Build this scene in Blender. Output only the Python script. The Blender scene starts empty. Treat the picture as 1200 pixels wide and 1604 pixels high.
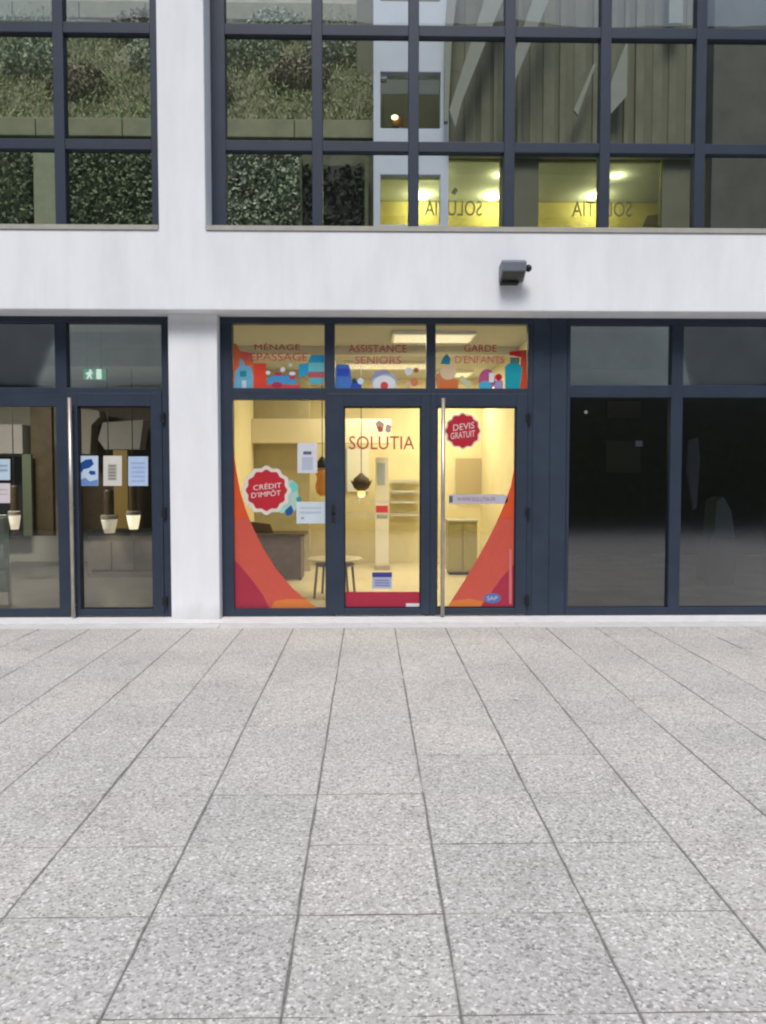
import bpy, math, random
import numpy as np
from mathutils import Vector
random.seed(7)
rng = np.random.default_rng(11)
R = math.radians
sc = bpy.context.scene
COL = sc.collection

# ------------------------------------------------------------------ camera, sky, sun, exposure
CAM_H, PITCH, YAW, FPX = 1.5, R(2.64), R(1.06), 1203.4
cam_d = bpy.data.cameras.new('camera')
cam = bpy.data.objects.new('camera', cam_d)
COL.objects.link(cam)
cam.location = (0, 0, CAM_H)
cam.rotation_euler = (R(90) - PITCH, 0, -YAW)
cam_d.sensor_fit = 'VERTICAL'
cam_d.sensor_height = 36
cam_d.lens = 36 * FPX / 1604
cam_d.clip_end = 2000
sc.camera = cam

world = bpy.data.worlds.new('World')
sc.world = world
world.use_nodes = True
wn = world.node_tree
sky = wn.nodes.new('ShaderNodeTexSky')
sky.sky_type = 'NISHITA'
sky.sun_disc = False
SUN_EL, SUN_AZ = 56, 184          # azimuth measured clockwise from +Y (the building side)
sky.sun_elevation = R(SUN_EL)
sky.sun_rotation = R(SUN_AZ)
sky.air_density = 1.0
sky.dust_density = 1.6
sky.ozone_density = 1.0
bg = wn.nodes['Background']
bg.inputs[1].default_value = 0.105
wn.links.new(sky.outputs[0], bg.inputs[0])
sun_d = bpy.data.lights.new('sun', 'SUN')
sun_d.energy = 1.5
sun_d.angle = R(20)
sun_d.color = (1.0, 0.96, 0.91)
sun = bpy.data.objects.new('sun', sun_d)
COL.objects.link(sun)
sdir = Vector((math.sin(R(SUN_AZ)) * math.cos(R(SUN_EL)), math.cos(R(SUN_AZ)) * math.cos(R(SUN_EL)), math.sin(R(SUN_EL))))
sun.rotation_euler = (-sdir).to_track_quat('-Z', 'Y').to_euler()
sc.view_settings.view_transform = 'Standard'
sc.view_settings.look = 'None'
sc.view_settings.gamma = 1
sc.view_settings.use_curve_mapping = False
sc.cycles.filter_width = 2.2
sc.view_settings.exposure = 0.80

# ------------------------------------------------------------------ helpers
def srgb(r, g, b):
    f = lambda c: (c / 255 / 12.92) if c / 255 <= .04045 else ((c / 255 + .055) / 1.055) ** 2.4
    return (f(r), f(g), f(b), 1)

_fw = np.array([math.sin(YAW) * math.cos(PITCH), math.cos(YAW) * math.cos(PITCH), -math.sin(PITCH)])
_rt = np.array([math.cos(YAW), -math.sin(YAW), 0])
_up = np.cross(_rt, _fw)
def at(px, py, Y):
    """survey helper: point of the plane y = Y sighted at photo pixel (px, py) -> (x, z)"""
    d = _fw * FPX + _rt * (px - 600) - _up * (py - 802)
    t = Y / d[1]
    return d[0] * t, CAM_H + d[2] * t
def AX(px, Y, py=730): return at(px, py, Y)[0]
def AZ(py, Y, px=600): return at(px, py, Y)[1]

class MB:
    def __init__(s): s.v = []; s.f = []
    def box(s, x0, x1, y0, y1, z0, z1):
        b = len(s.v)
        s.v += [(x0,y0,z0),(x1,y0,z0),(x1,y1,z0),(x0,y1,z0),(x0,y0,z1),(x1,y0,z1),(x1,y1,z1),(x0,y1,z1)]
        s.f += [tuple(b+i for i in q) for q in ((0,3,2,1),(4,5,6,7),(0,1,5,4),(1,2,6,5),(2,3,7,6),(3,0,4,7))]
        return s
    def prism(s, poly, y0, y1):      # polygon in x,z extruded along y
        b = len(s.v); n = len(poly)
        s.v += [(p[0], y0, p[1]) for p in poly] + [(p[0], y1, p[1]) for p in poly]
        s.f.append(tuple(b+i for i in range(n))); s.f.append(tuple(b+n+i for i in reversed(range(n))))
        for i in range(n):
            j = (i+1) % n; s.f.append((b+j, b+i, b+n+i, b+n+j))
        return s
    def sheet(s, poly, y):           # flat polygon in x,z
        b = len(s.v); s.v += [(p[0], y, p[1]) for p in poly]; s.f.append(tuple(b+i for i in range(len(poly)))); return s
    def lathe(s, c, prof, n=16):     # profile of (radius, z)
        b = len(s.v)
        for r, z in prof:
            for k in range(n):
                a = 2*math.pi*k/n; s.v.append((c[0]+r*math.cos(a), c[1]+r*math.sin(a), c[2]+z))
        for i in range(len(prof)-1):
            for k in range(n):
                k2 = (k+1) % n; s.f.append((b+i*n+k, b+i*n+k2, b+(i+1)*n+k2, b+(i+1)*n+k))
        s.f.append(tuple(b+k for k in reversed(range(n)))); s.f.append(tuple(b+(len(prof)-1)*n+k for k in range(n)))
        return s
    def tube(s, p, q, r, n=8, r2=None):
        p = Vector(p); q = Vector(q); d = (q-p).normalized(); r2 = r if r2 is None else r2
        u = d.orthogonal().normalized(); w = d.cross(u); b = len(s.v)
        for c, rr in ((p, r), (q, r2)):
            for k in range(n):
                a = 2*math.pi*k/n; s.v.append(tuple(c + u*math.cos(a)*rr + w*math.sin(a)*rr))
        for k in range(n): s.f.append((b+k, b+(k+1) % n, b+n+(k+1) % n, b+n+k))
        s.f.append(tuple(b+k for k in reversed(range(n)))); s.f.append(tuple(b+n+k for k in range(n)))
        return s
    def build(s, name, mat, parent=None, bevel=0, smooth=False):
        me = bpy.data.meshes.new(name); me.from_pydata(s.v, [], s.f); me.update()
        return link(name, me, mat, parent, bevel, smooth)

def link(name, me, mat, parent=None, bevel=0, smooth=False):
    o = bpy.data.objects.new(name, me); COL.objects.link(o)
    if mat and not me.materials: me.materials.append(mat)
    if parent: o.parent = parent; o.matrix_parent_inverse = parent.matrix_world.inverted()
    if bevel:
        m = o.modifiers.new('bevel', 'BEVEL'); m.width = bevel; m.segments = 2; m.limit_method = 'ANGLE'; m.angle_limit = R(40)
    if smooth:
        for p in me.polygons: p.use_smooth = True
    return o

def tag(o, label, cat, group=None):
    o['label'] = label; o['category'] = cat
    if group: o['group'] = group
    return o
def struct(o): o['kind'] = 'structure'; return o
def stuff(o): o['kind'] = 'stuff'; return o
def empty(name, loc):
    o = bpy.data.objects.new(name, None); COL.objects.link(o); o.location = loc; o.empty_display_size = .1
    bpy.context.view_layer.update(); return o

def grid_wall(name, xs, zs, solid, y0, y1, mat, parent=None, bevel=0):
    """welded wall from a grid of cells: solid(i, j) says which cells are wall, the others are openings"""
    nx, nz = len(xs), len(zs); v = []; idx = {}; f = []
    def vid(i, j, k):
        if (i, j, k) not in idx: idx[(i, j, k)] = len(v); v.append((xs[i], (y0, y1)[k], zs[j]))
        return idx[(i, j, k)]
    S = lambda i, j: 0 <= i < nx-1 and 0 <= j < nz-1 and solid(i, j)
    for i in range(nx-1):
        for j in range(nz-1):
            if not S(i, j): continue
            f.append((vid(i,j,0), vid(i+1,j,0), vid(i+1,j+1,0), vid(i,j+1,0)))
            f.append((vid(i,j,1), vid(i,j+1,1), vid(i+1,j+1,1), vid(i+1,j,1)))
            if not S(i-1, j): f.append((vid(i,j,0), vid(i,j+1,0), vid(i,j+1,1), vid(i,j,1)))
            if not S(i+1, j): f.append((vid(i+1,j,0), vid(i+1,j,1), vid(i+1,j+1,1), vid(i+1,j+1,0)))
            if not S(i, j-1): f.append((vid(i,j,0), vid(i,j,1), vid(i+1,j,1), vid(i+1,j,0)))
            if not S(i, j+1): f.append((vid(i,j+1,0), vid(i+1,j+1,0), vid(i+1,j+1,1), vid(i,j+1,1)))
    me = bpy.data.meshes.new(name); me.from_pydata(v, [], f); me.update()
    return link(name, me, mat, parent, bevel)

_tc = {}
def text_mesh(txt):
    if txt not in _tc:
        c = bpy.data.curves.new('t', 'FONT'); c.body = txt; c.resolution_u = 3; c.offset = 0.0
        o = bpy.data.objects.new('t', c); COL.objects.link(o)
        dg = bpy.context.evaluated_depsgraph_get()
        me = bpy.data.meshes.new_from_object(o.evaluated_get(dg))
        v = np.array([p.co[:2] for p in me.vertices]); f = [tuple(p.vertices) for p in me.polygons]
        bpy.data.objects.remove(o); bpy.data.curves.remove(c); bpy.data.meshes.remove(me)
        _tc[txt] = (v, f)
    return _tc[txt]
def lettering(name, txt, x0, x1, z0, z1, y, mat, parent=None, mirror=False, tilt=0):
    v, f = text_mesh(txt)
    lo, hi = v.min(0), v.max(0); u = (v-lo)/(hi-lo)
    if mirror: u[:, 0] = 1-u[:, 0]
    X = x0+(x1-x0)*u[:, 0]; Z = z0+(z1-z0)*u[:, 1] + (u[:, 0]-.5)*tilt
    me = bpy.data.meshes.new(name); me.from_pydata([(a, y, b) for a, b in zip(X, Z)], [], f); me.update()
    return link(name, me, mat, parent)

# ------------------------------------------------------------------ materials
def mat(name, col, rough=.6, spec=.4, metal=0, noise=0, nscale=6, bump=0, bscale=80, coat=0):
    m = bpy.data.materials.new(name); m.use_nodes = True
    nt = m.node_tree; b = nt.nodes['Principled BSDF']
    col = tuple(col) if len(col) == 4 else tuple(col)+(1,)
    b.inputs['Base Color'].default_value = col
    b.inputs['Roughness'].default_value = rough
    b.inputs['Specular IOR Level'].default_value = spec
    b.inputs['Metallic'].default_value = metal
    if coat: b.inputs['Coat Weight'].default_value = coat
    geo = nt.nodes.new('ShaderNodeNewGeometry')
    if noise:
        n = nt.nodes.new('ShaderNodeTexNoise'); n.inputs['Scale'].default_value = nscale; n.inputs['Detail'].default_value = 6; n.inputs['Roughness'].default_value = .65
        nt.links.new(geo.outputs['Position'], n.inputs['Vector'])
        mr = nt.nodes.new('ShaderNodeMapRange'); mr.inputs[1].default_value = .3; mr.inputs[2].default_value = .7
        mr.inputs[3].default_value = 1-noise; mr.inputs[4].default_value = 1+noise
        nt.links.new(n.outputs['Fac'], mr.inputs[0])
        mx = nt.nodes.new('ShaderNodeMix'); mx.data_type = 'RGBA'; mx.blend_type = 'MULTIPLY'; mx.inputs[0].default_value = 1
        mx.inputs[6].default_value = col
        nt.links.new(mr.outputs[0], mx.inputs[7]); nt.links.new(mx.outputs[2], b.inputs['Base Color'])
    if bump:
        n2 = nt.nodes.new('ShaderNodeTexNoise'); n2.inputs['Scale'].default_value = bscale; n2.inputs['Detail'].default_value = 4
        nt.links.new(geo.outputs['Position'], n2.inputs['Vector'])
        bp = nt.nodes.new('ShaderNodeBump'); bp.inputs['Strength'].default_value = bump; bp.inputs['Distance'].default_value = .01
        nt.links.new(n2.outputs['Fac'], bp.inputs['Height']); nt.links.new(bp.outputs[0], b.inputs['Normal'])
    return m
def emis(name, col, strength):
    m = mat(name, (.8,.8,.8)); b = m.node_tree.nodes['Principled BSDF']
    b.inputs['Emission Color'].default_value = tuple(col)+(1,); b.inputs['Emission Strength'].default_value = strength
    return m
def glass(name, tint, rough=0.0, refl=1.0, ior=1.5):
    m = bpy.data.materials.new(name); m.use_nodes = True; nt = m.node_tree
    nt.nodes.remove(nt.nodes['Principled BSDF']); out = nt.nodes['Material Output']
    t = nt.nodes.new('ShaderNodeBsdfTransparent'); t.inputs[0].default_value = tuple(tint)+(1,)
    g = nt.nodes.new('ShaderNodeBsdfGlossy'); g.inputs['Roughness'].default_value = rough; g.inputs[0].default_value = (refl, refl, refl, 1)
    geo = nt.nodes.new('ShaderNodeNewGeometry'); n = nt.nodes.new('ShaderNodeTexNoise'); n.inputs['Scale'].default_value = 1.1
    nt.links.new(geo.outputs['Position'], n.inputs['Vector'])
    bp = nt.nodes.new('ShaderNodeBump'); bp.inputs['Strength'].default_value = .02; bp.inputs['Distance'].default_value = .05
    nt.links.new(n.outputs['Fac'], bp.inputs['Height']); nt.links.new(bp.outputs[0], g.inputs['Normal'])
    fr = nt.nodes.new('ShaderNodeFresnel'); fr.inputs[0].default_value = ior
    mx = nt.nodes.new('ShaderNodeMixShader')
    nt.links.new(fr.outputs[0], mx.inputs[0]); nt.links.new(t.outputs[0], mx.inputs[1]); nt.links.new(g.outputs[0], mx.inputs[2])
    nt.links.new(mx.outputs[0], out.inputs[0]); return m

def facade_paint():
    m = mat('white_render', (.80, .815, .84), .85, .2, bump=.12, bscale=140)
    nt = m.node_tree; b = nt.nodes['Principled BSDF']
    geo = nt.nodes.new('ShaderNodeNewGeometry'); mp = nt.nodes.new('ShaderNodeMapping'); mp.inputs['Scale'].default_value = (1.6, 1.6, .45)
    nt.links.new(geo.outputs['Position'], mp.inputs[0])
    n = nt.nodes.new('ShaderNodeTexNoise'); n.inputs['Scale'].default_value = 2.2; n.inputs['Detail'].default_value = 7; n.inputs['Roughness'].default_value = .62
    nt.links.new(mp.outputs[0], n.inputs[0])
    cr = nt.nodes.new('ShaderNodeValToRGB'); cr.color_ramp.elements[0].position = .3; cr.color_ramp.elements[0].color = (.735, .75, .775, 1)
    cr.color_ramp.elements[1].position = .62; cr.color_ramp.elements[1].color = (.81, .822, .845, 1)
    nt.links.new(n.outputs['Fac'], cr.inputs[0])
    mp2 = nt.nodes.new('ShaderNodeMapping'); mp2.inputs['Scale'].default_value = (9, 9, .25); nt.links.new(geo.outputs['Position'], mp2.inputs[0])
    n2 = nt.nodes.new('ShaderNodeTexNoise'); n2.inputs['Scale'].default_value = 1.4; n2.inputs['Detail'].default_value = 5; nt.links.new(mp2.outputs[0], n2.inputs[0])
    r2 = nt.nodes.new('ShaderNodeMapRange'); r2.inputs[1].default_value = .55; r2.inputs[2].default_value = .75; r2.inputs[3].default_value = 0; r2.inputs[4].default_value = .09
    nt.links.new(n2.outputs['Fac'], r2.inputs[0])
    x1 = nt.nodes.new('ShaderNodeMix'); x1.data_type = 'RGBA'; nt.links.new(r2.outputs[0], x1.inputs[0]); nt.links.new(cr.outputs[0], x1.inputs[6]); x1.inputs[7].default_value = (.55, .55, .54, 1)
    sx = nt.nodes.new('ShaderNodeSeparateXYZ'); nt.links.new(geo.outputs['Position'], sx.inputs[0])
    ad = nt.nodes.new('ShaderNodeMath'); ad.operation = 'MULTIPLY_ADD'; nt.links.new(n.outputs['Fac'], ad.inputs[0]); ad.inputs[1].default_value = .35; nt.links.new(sx.outputs[2], ad.inputs[2])
    r3 = nt.nodes.new('ShaderNodeMapRange'); r3.inputs[1].default_value = .16; r3.inputs[2].default_value = .36; r3.inputs[3].default_value = .45; r3.inputs[4].default_value = 0
    nt.links.new(ad.outputs[0], r3.inputs[0])
    x2 = nt.nodes.new('ShaderNodeMix'); x2.data_type = 'RGBA'; nt.links.new(r3.outputs[0], x2.inputs[0]); nt.links.new(x1.outputs[2], x2.inputs[6]); x2.inputs[7].default_value = (.42, .41, .38, 1)
    nt.links.new(x2.outputs[2], b.inputs['Base Color']); return m

def slab_mat(name, joints=False):
    m = mat(name, (.4, .39, .385), .9, .25); nt = m.node_tree; b = nt.nodes['Principled BSDF']
    geo = nt.nodes.new('ShaderNodeNewGeometry'); pos = geo.outputs['Position']
    def ramp(src, stops):
        r = nt.nodes.new('ShaderNodeValToRGB'); e = r.color_ramp.elements
        while len(e) < len(stops): e.new(.5)
        for k, (p, c) in enumerate(stops): e[k].position = p; e[k].color = c if len(c) == 4 else tuple(c)+(1,)
        nt.links.new(src, r.inputs[0]); return r.outputs[0]
    def mixc(kind, a, c, fac=1.0):
        x = nt.nodes.new('ShaderNodeMix'); x.data_type = 'RGBA'; x.blend_type = kind; x.inputs[0].default_value = fac
        nt.links.new(a, x.inputs[6]); nt.links.new(c, x.inputs[7]); return x.outputs[2]
    vo = nt.nodes.new('ShaderNodeTexVoronoi'); vo.inputs['Scale'].default_value = 105; nt.links.new(pos, vo.inputs['Vector'])
    sep = nt.nodes.new('ShaderNodeSeparateColor'); nt.links.new(vo.outputs['Color'], sep.inputs[0])
    g1 = ramp(sep.outputs[0], [(0, (.25, .237, .218)), (.18, (.41, .39, .360)), (.55, (.495, .471, .437)), (.86, (.56, .535, .497)), (1, (.74, .715, .67))])
    n1 = nt.nodes.new('ShaderNodeTexNoise'); n1.inputs['Scale'].default_value = 60; n1.inputs['Detail'].default_value = 5; nt.links.new(pos, n1.inputs['Vector'])
    g2 = ramp(n1.outputs['Fac'], [(.3, (.82, .82, .82)), (.5, (1, 1, 1)), (.72, (1.14, 1.138, 1.13))])
    c = mixc('MULTIPLY', g1, g2, .8)
    n2 = nt.nodes.new('ShaderNodeTexNoise'); n2.inputs['Scale'].default_value = 1.3; n2.inputs['Detail'].default_value = 5; nt.links.new(pos, n2.inputs['Vector'])
    c = mixc('MULTIPLY', c, ramp(n2.outputs['Fac'], [(.3, (.92, .92, .925)), (.7, (1.05, 1.045, 1.035))]))
    n3 = nt.nodes.new('ShaderNodeTexNoise'); n3.inputs['Scale'].default_value = 2.7; n3.inputs['Detail'].default_value = 8; n3.inputs['Roughness'].default_value = .7; n3.inputs['Distortion'].default_value = .8; nt.links.new(pos, n3.inputs['Vector'])
    c = mixc('MULTIPLY', c, ramp(n3.outputs['Fac'], [(.28, (.84, .835, .82)), (.42, (1, 1, 1)), (.8, (1.02, 1.02, 1.015))]))
    v3 = nt.nodes.new('ShaderNodeTexVoronoi'); v3.inputs['Scale'].default_value = 1.9; nt.links.new(pos, v3.inputs['Vector'])
    c = mixc('MULTIPLY', c, ramp(v3.outputs['Distance'], [(.022, (.68, .675, .66)), (.034, (1, 1, 1))]))
    oi = nt.nodes.new('ShaderNodeObjectInfo')
    c = mixc('MULTIPLY', c, ramp(oi.outputs['Random'], [(0, (.955, .955, .96)), (.5, (1, 1, 1)), (1, (1.035, 1.03, 1.02))]))
    if not joints:
        mpd = nt.nodes.new('ShaderNodeMapping'); mpd.inputs['Location'].default_value = (TX0 % .5 * -1, TY0 % .5 * -1, 0); nt.links.new(pos, mpd.inputs[0])
        bd = nt.nodes.new('ShaderNodeTexBrick'); bd.offset = 0; bd.inputs['Scale'].default_value = 1; bd.inputs['Brick Width'].default_value = .5; bd.inputs['Row Height'].default_value = 400
        bd.inputs['Mortar Size'].default_value = .013; bd.inputs['Mortar Smooth'].default_value = .9
        nt.links.new(mpd.outputs[0], bd.inputs[0])
        nd = nt.nodes.new('ShaderNodeTexNoise'); nd.inputs['Scale'].default_value = 9; nd.inputs['Detail'].default_value = 6; nt.links.new(pos, nd.inputs['Vector'])
        dm = nt.nodes.new('ShaderNodeMath'); dm.operation = 'MULTIPLY'; nt.links.new(bd.outputs['Fac'], dm.inputs[0])
        dr = nt.nodes.new('ShaderNodeMapRange'); dr.inputs[1].default_value = .35; dr.inputs[2].default_value = .65; dr.inputs[3].default_value = .1; dr.inputs[4].default_value = .85
        nt.links.new(nd.outputs['Fac'], dr.inputs[0]); nt.links.new(dr.outputs[0], dm.inputs[1])
        xd = nt.nodes.new('ShaderNodeMix'); xd.data_type = 'RGBA'; nt.links.new(dm.outputs[0], xd.inputs[0]); nt.links.new(c, xd.inputs[6]); xd.inputs[7].default_value = (.29, .275, .25, 1)
        c = xd.outputs[2]
    if joints:
        mp = nt.nodes.new('ShaderNodeMapping'); mp.inputs['Location'].default_value = (TX0 % .5 * -1, TY0 % .5 * -1, 0)
        nt.links.new(pos, mp.inputs[0])
        br = nt.nodes.new('ShaderNodeTexBrick'); br.offset = 0; br.inputs['Scale'].default_value = 1; br.inputs['Brick Width'].default_value = .5
        br.inputs['Row Height'].default_value = .5; br.inputs['Mortar Size'].default_value = .009; br.inputs['Mortar Smooth'].default_value = 0
        br.inputs['Mortar'].default_value = (.07, .066, .06, 1)
        nt.links.new(mp.outputs[0], br.inputs[0]); nt.links.new(c, br.inputs['Color1']); nt.links.new(c, br.inputs['Color2']); c = br.outputs['Color']
    nt.links.new(c, b.inputs['Base Color'])
    bp = nt.nodes.new('ShaderNodeBump'); bp.inputs['Strength'].default_value = .35; bp.inputs['Distance'].default_value = .003
    nt.links.new(vo.outputs['Distance'], bp.inputs['Height']); nt.links.new(bp.outputs[0], b.inputs['Normal'])
    return m

def leaf_mat(name, cols, rough=.6):
    m = mat(name, cols[0], rough, .3); nt = m.node_tree; b = nt.nodes['Principled BSDF']
    geo = nt.nodes.new('ShaderNodeNewGeometry'); n = nt.nodes.new('ShaderNodeTexNoise'); n.inputs['Scale'].default_value = 1.6; n.inputs['Detail'].default_value = 8
    n.inputs['Roughness'].default_value = .75
    nt.links.new(geo.outputs['Position'], n.inputs['Vector'])
    r = nt.nodes.new('ShaderNodeValToRGB'); e = r.color_ramp.elements
    while len(e) < len(cols): e.new(.5)
    for k, c in enumerate(cols): e[k].position = .3+.4*k/(len(cols)-1); e[k].color = tuple(c)+(1,)
    nt.links.new(n.outputs['Fac'], r.inputs[0])
    mx = nt.nodes.new('ShaderNodeMix'); mx.data_type = 'RGBA'; mx.blend_type = 'MULTIPLY'; mx.inputs[0].default_value = 1
    r2 = nt.nodes.new('ShaderNodeMapRange'); r2.inputs[3].default_value = .75; r2.inputs[4].default_value = 1.3
    nt.links.new(geo.outputs['Random Per Island'], r2.inputs[0])
    nt.links.new(r.outputs[0], mx.inputs[6]); nt.links.new(r2.outputs[0], mx.inputs[7]); nt.links.new(mx.outputs[2], b.inputs['Base Color'])
    return m

TX0, TY0 = -0.244, 2.073            # joint lattice of the paving
M = {}
M['white'] = facade_paint()
M['frame'] = mat('anthracite_frame', (.024, .036, .060), .5, .4, noise=.12, nscale=5)
M['panel'] = mat('anthracite_panel', (.027, .041, .066), .55, .35, noise=.18, nscale=3)
M['gasket'] = mat('black_gasket', (.012, .013, .016), .6)
M['sill'] = mat('grey_sill', (.40, .38, .34), .5, noise=.1)
M['steel'] = mat('brushed_steel', (.54, .48, .41), .38, .5, metal=.75, noise=.12, nscale=9)
M['slab'] = slab_mat('paving_aggregate')
M['ground'] = slab_mat('paving_far', True)
M['kerb'] = mat('pale_concrete', (.56, .555, .545), .9, .2, noise=.10, nscale=5, bump=.2)
M['glass'] = glass('clear_glass', (.95, .965, .95), ior=1.65)
M['glass_up'] = glass('upper_glass', (.95, .97, .94))
M['glass_top'] = glass('boosted_transom_glass', (.95, .97, .94), rough=.03, ior=2.5)  # reflectivity raised to brighten the hall and empty-unit transom panes
M['glass_dark'] = glass('shop_glass', (.92, .94, .94), rough=.085, ior=1.85)

# ------------------------------------------------------------------ ground and paving
pg = MB(); pg.v = [(-250,-250,-.006),(250,-250,-.006),(250,250,-.006),(-250,250,-.006)]; pg.f = [(0,1,2,3)]
struct(pg.build('ground', M['ground']))

pave = struct(MB().box(-9, 9, -3.0, 7.56, -.12, -.0032).build('pavement', mat('joint_sand', (.19, .178, .16), .95, noise=.4, nscale=25)))
def slab_geo(seed):
    r = random.Random(seed); n = 5; hw, hd = .2471, .2468
    top = []
    for side in range(4):
        for k in range(n):
            t = -1+2*k/n
            e = (r.random()-.5)*.0055 if k else (r.random()-.5)*.002
            p = [(t*hw, -hd+e), (hw-e, t*hd), (-t*hw, hd-e), (-hw+e, -t*hd)][side]
            top.append(p)
    m = len(top); v = []; f = []
    for ring, (s_, z) in enumerate(((1-.010, 0), (1-.003, -.0025), (1, -.009))):
        for p in top: v.append((p[0]*s_, p[1]*s_, z))
    f.append(tuple(range(m)))
    for ring in range(2):
        for k in range(m):
            k2 = (k+1) % m; f.append((ring*m+k, (ring+1)*m+k, (ring+1)*m+k2, ring*m+k2))
    return v, f
variants = []
for s_ in range(8):
    v, f = slab_geo(s_); me = bpy.data.meshes.new('paving_slab'); me.from_pydata(v, [], f); me.update(); me.materials.append(M['slab']); variants.append((me, v, f))
cells = []
for i in range(-17, 18):
    for j in range(-10, 11):
        x = TX0 + .5*i + .25; y = TY0 + .5*j + .25
        a = math.atan2(x, max(y, .01)) if y > 0 else 9
        infront = y > 1.6 and abs(x - y*math.tan(YAW)) < .52*y + .35
        cells.append((0 if infront else 1, abs(x)+abs(y-4), x, y))
cells.sort()
rest = MB()
for n, (a, b_, x, y) in enumerate(cells):
    me, v, f = variants[random.randrange(8)]
    dz = random.gauss(0, .0009); rot = random.gauss(0, .0016)
    x += random.gauss(0, .0011); y += random.gauss(0, .0011)
    if n < 290:
        o = link('paving_slab', me, None, pave); o.location = (x, y, dz)
        o.rotation_euler = (random.gauss(0, .0012), random.gauss(0, .0012), rot + random.choice((0, math.pi)))
    else:
        b0 = len(rest.v); rest.v += [(x+p[0], y+p[1], p[2]+dz) for p in v]; rest.f += [tuple(b0+q for q in ff) for ff in f]
stuff(rest.build('paving_slab', M['slab'], pave))

YG = 8.13      # front plane of the glazing frames
YB = 7.816     # front plane of the white beam
YC = 7.985     # front plane of the ground-floor column
# pale concrete strip at the foot of the glazing, in lengths
xs_k = [-9.0]
while xs_k[-1] < 9: xs_k.append(xs_k[-1] + 1.5)
ks = struct(MB().box(-9, 9, 7.572, 8.4, -.2, -.012).build('threshold_strip', M['kerb']))
for a, b_ in zip(xs_k, xs_k[1:]):
    MB().box(a+.002, b_-.002, 7.576, 7.80, -.011, .002+random.random()*.002).build('concrete_slab', M['kerb'], ks, bevel=.004)
MB().box(-9, 9, 7.803, 8.30, -.011, .012).build('doorstep', mat('door_step', (.66, .655, .64), .85, noise=.08, nscale=6), ks, bevel=.004)

# unseen hill added across the square to darken the glass reflections
def hillside(name, x0, x1, nx, rows, mat_, amp):
    v = []; f = []
    for (y, z) in rows:
        for i in range(nx+1):
            x = x0+(x1-x0)*i/nx; v.append((x, y+random.gauss(0, amp), z+random.gauss(0, amp*.6)))
    for j in range(len(rows)-1):
        for i in range(nx): f.append((j*(nx+1)+i, j*(nx+1)+i+1, (j+1)*(nx+1)+i+1, (j+1)*(nx+1)+i))
    me = bpy.data.meshes.new(name); me.from_pydata(v, [], f); me.update(); return struct(link(name, me, mat_, None, 0, True))
M['added_hill'] = leaf_mat('hill_green', [(.03, .035, .018), (.05, .058, .026), (.085, .075, .04)], .9)
hillside('added_hill', -90, 90, 60, [(-4.6, -.1), (-4.9, 2.4), (-6.6, 4.2), (-7.5, 4.3), (-10, 6), (-15, 10.5), (-22, 18), (-32, 29.3), (-60, 38)], M['added_hill'], .18)

added_wall = struct(MB().box(-40, 40, -7.3, -6.9, 2.6, 6.3).build('retaining_wall', mat('added_wall_concrete', (.74, .74, .68), .9, noise=.15, nscale=1)))  # unseen pale wall added so the transom panes reflect something bright
for k in range(16): MB().box(-40+5*k+.01, -35+5*k-.01, -7.36, -6.84, 6.302, 6.45).build('coping', mat('added_wall_coping', (.5, .5, .47), .9) if k == 0 else bpy.data.materials['added_wall_coping'], added_wall)

# ------------------------------------------------------------------ the building
bld = empty('building', (0, 8.2, 0))
tag(bld, 'white rendered building with dark grey framed glazing facing the paved square', 'building')
Z_SOF = AZ(497, YG); Z_BT = AZ(362, YB); Z_TOP = 7.1
cuL, cuR = AX(246.5, YB, 200), AX(320.5, YB, 200)
XL, XR = -6.6, 6.9
grid_wall('wall', [XL-2.5, XL, cuL, cuR, 5.55, 6.03, XR+2.2], [Z_SOF, Z_BT, Z_TOP, 8.0],
          lambda i, j: j != 1 or i in (0, 2, 4), YB, 8.30, M['white'], bld, .012)
clL, clR = AX(265.5, YC), AX(342, YC)
for (a, b_) in ((clL, clR), (5.62, 6.13), (-6.9, -6.4)):
    MB().box(a, b_, YC, 8.45, -.01, Z_SOF+.002).build('column', M['white'], bld, bevel=.012)
MB().box(XL-2.5, XR+2.2, 8.30, 8.42, Z_SOF-.001, 4.0).build('lintel', M['white'], bld)
for (a, b_) in ((XL+.003, cuL-.003), (cuR+.003, 5.547)):
    # sheet-metal sill: sloping top, thin front lip
    z0 = Z_BT
    s = MB(); s.v = [(a,YB-.012,z0-.002),(b_,YB-.012,z0-.002),(b_,YG+.03,z0+.02),(a,YG+.03,z0+.02),(a,YB-.012,z0+.045),(b_,YB-.012,z0+.045),(b_,YG+.03,z0+.11),(a,YG+.03,z0+.11)]
    s.f = [(0,3,2,1),(4,5,6,7),(0,1,5,4),(1,2,6,5),(2,3,7,6),(3,0,4,7)]
    s.build('window_sill', M['sill'], bld)

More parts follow.
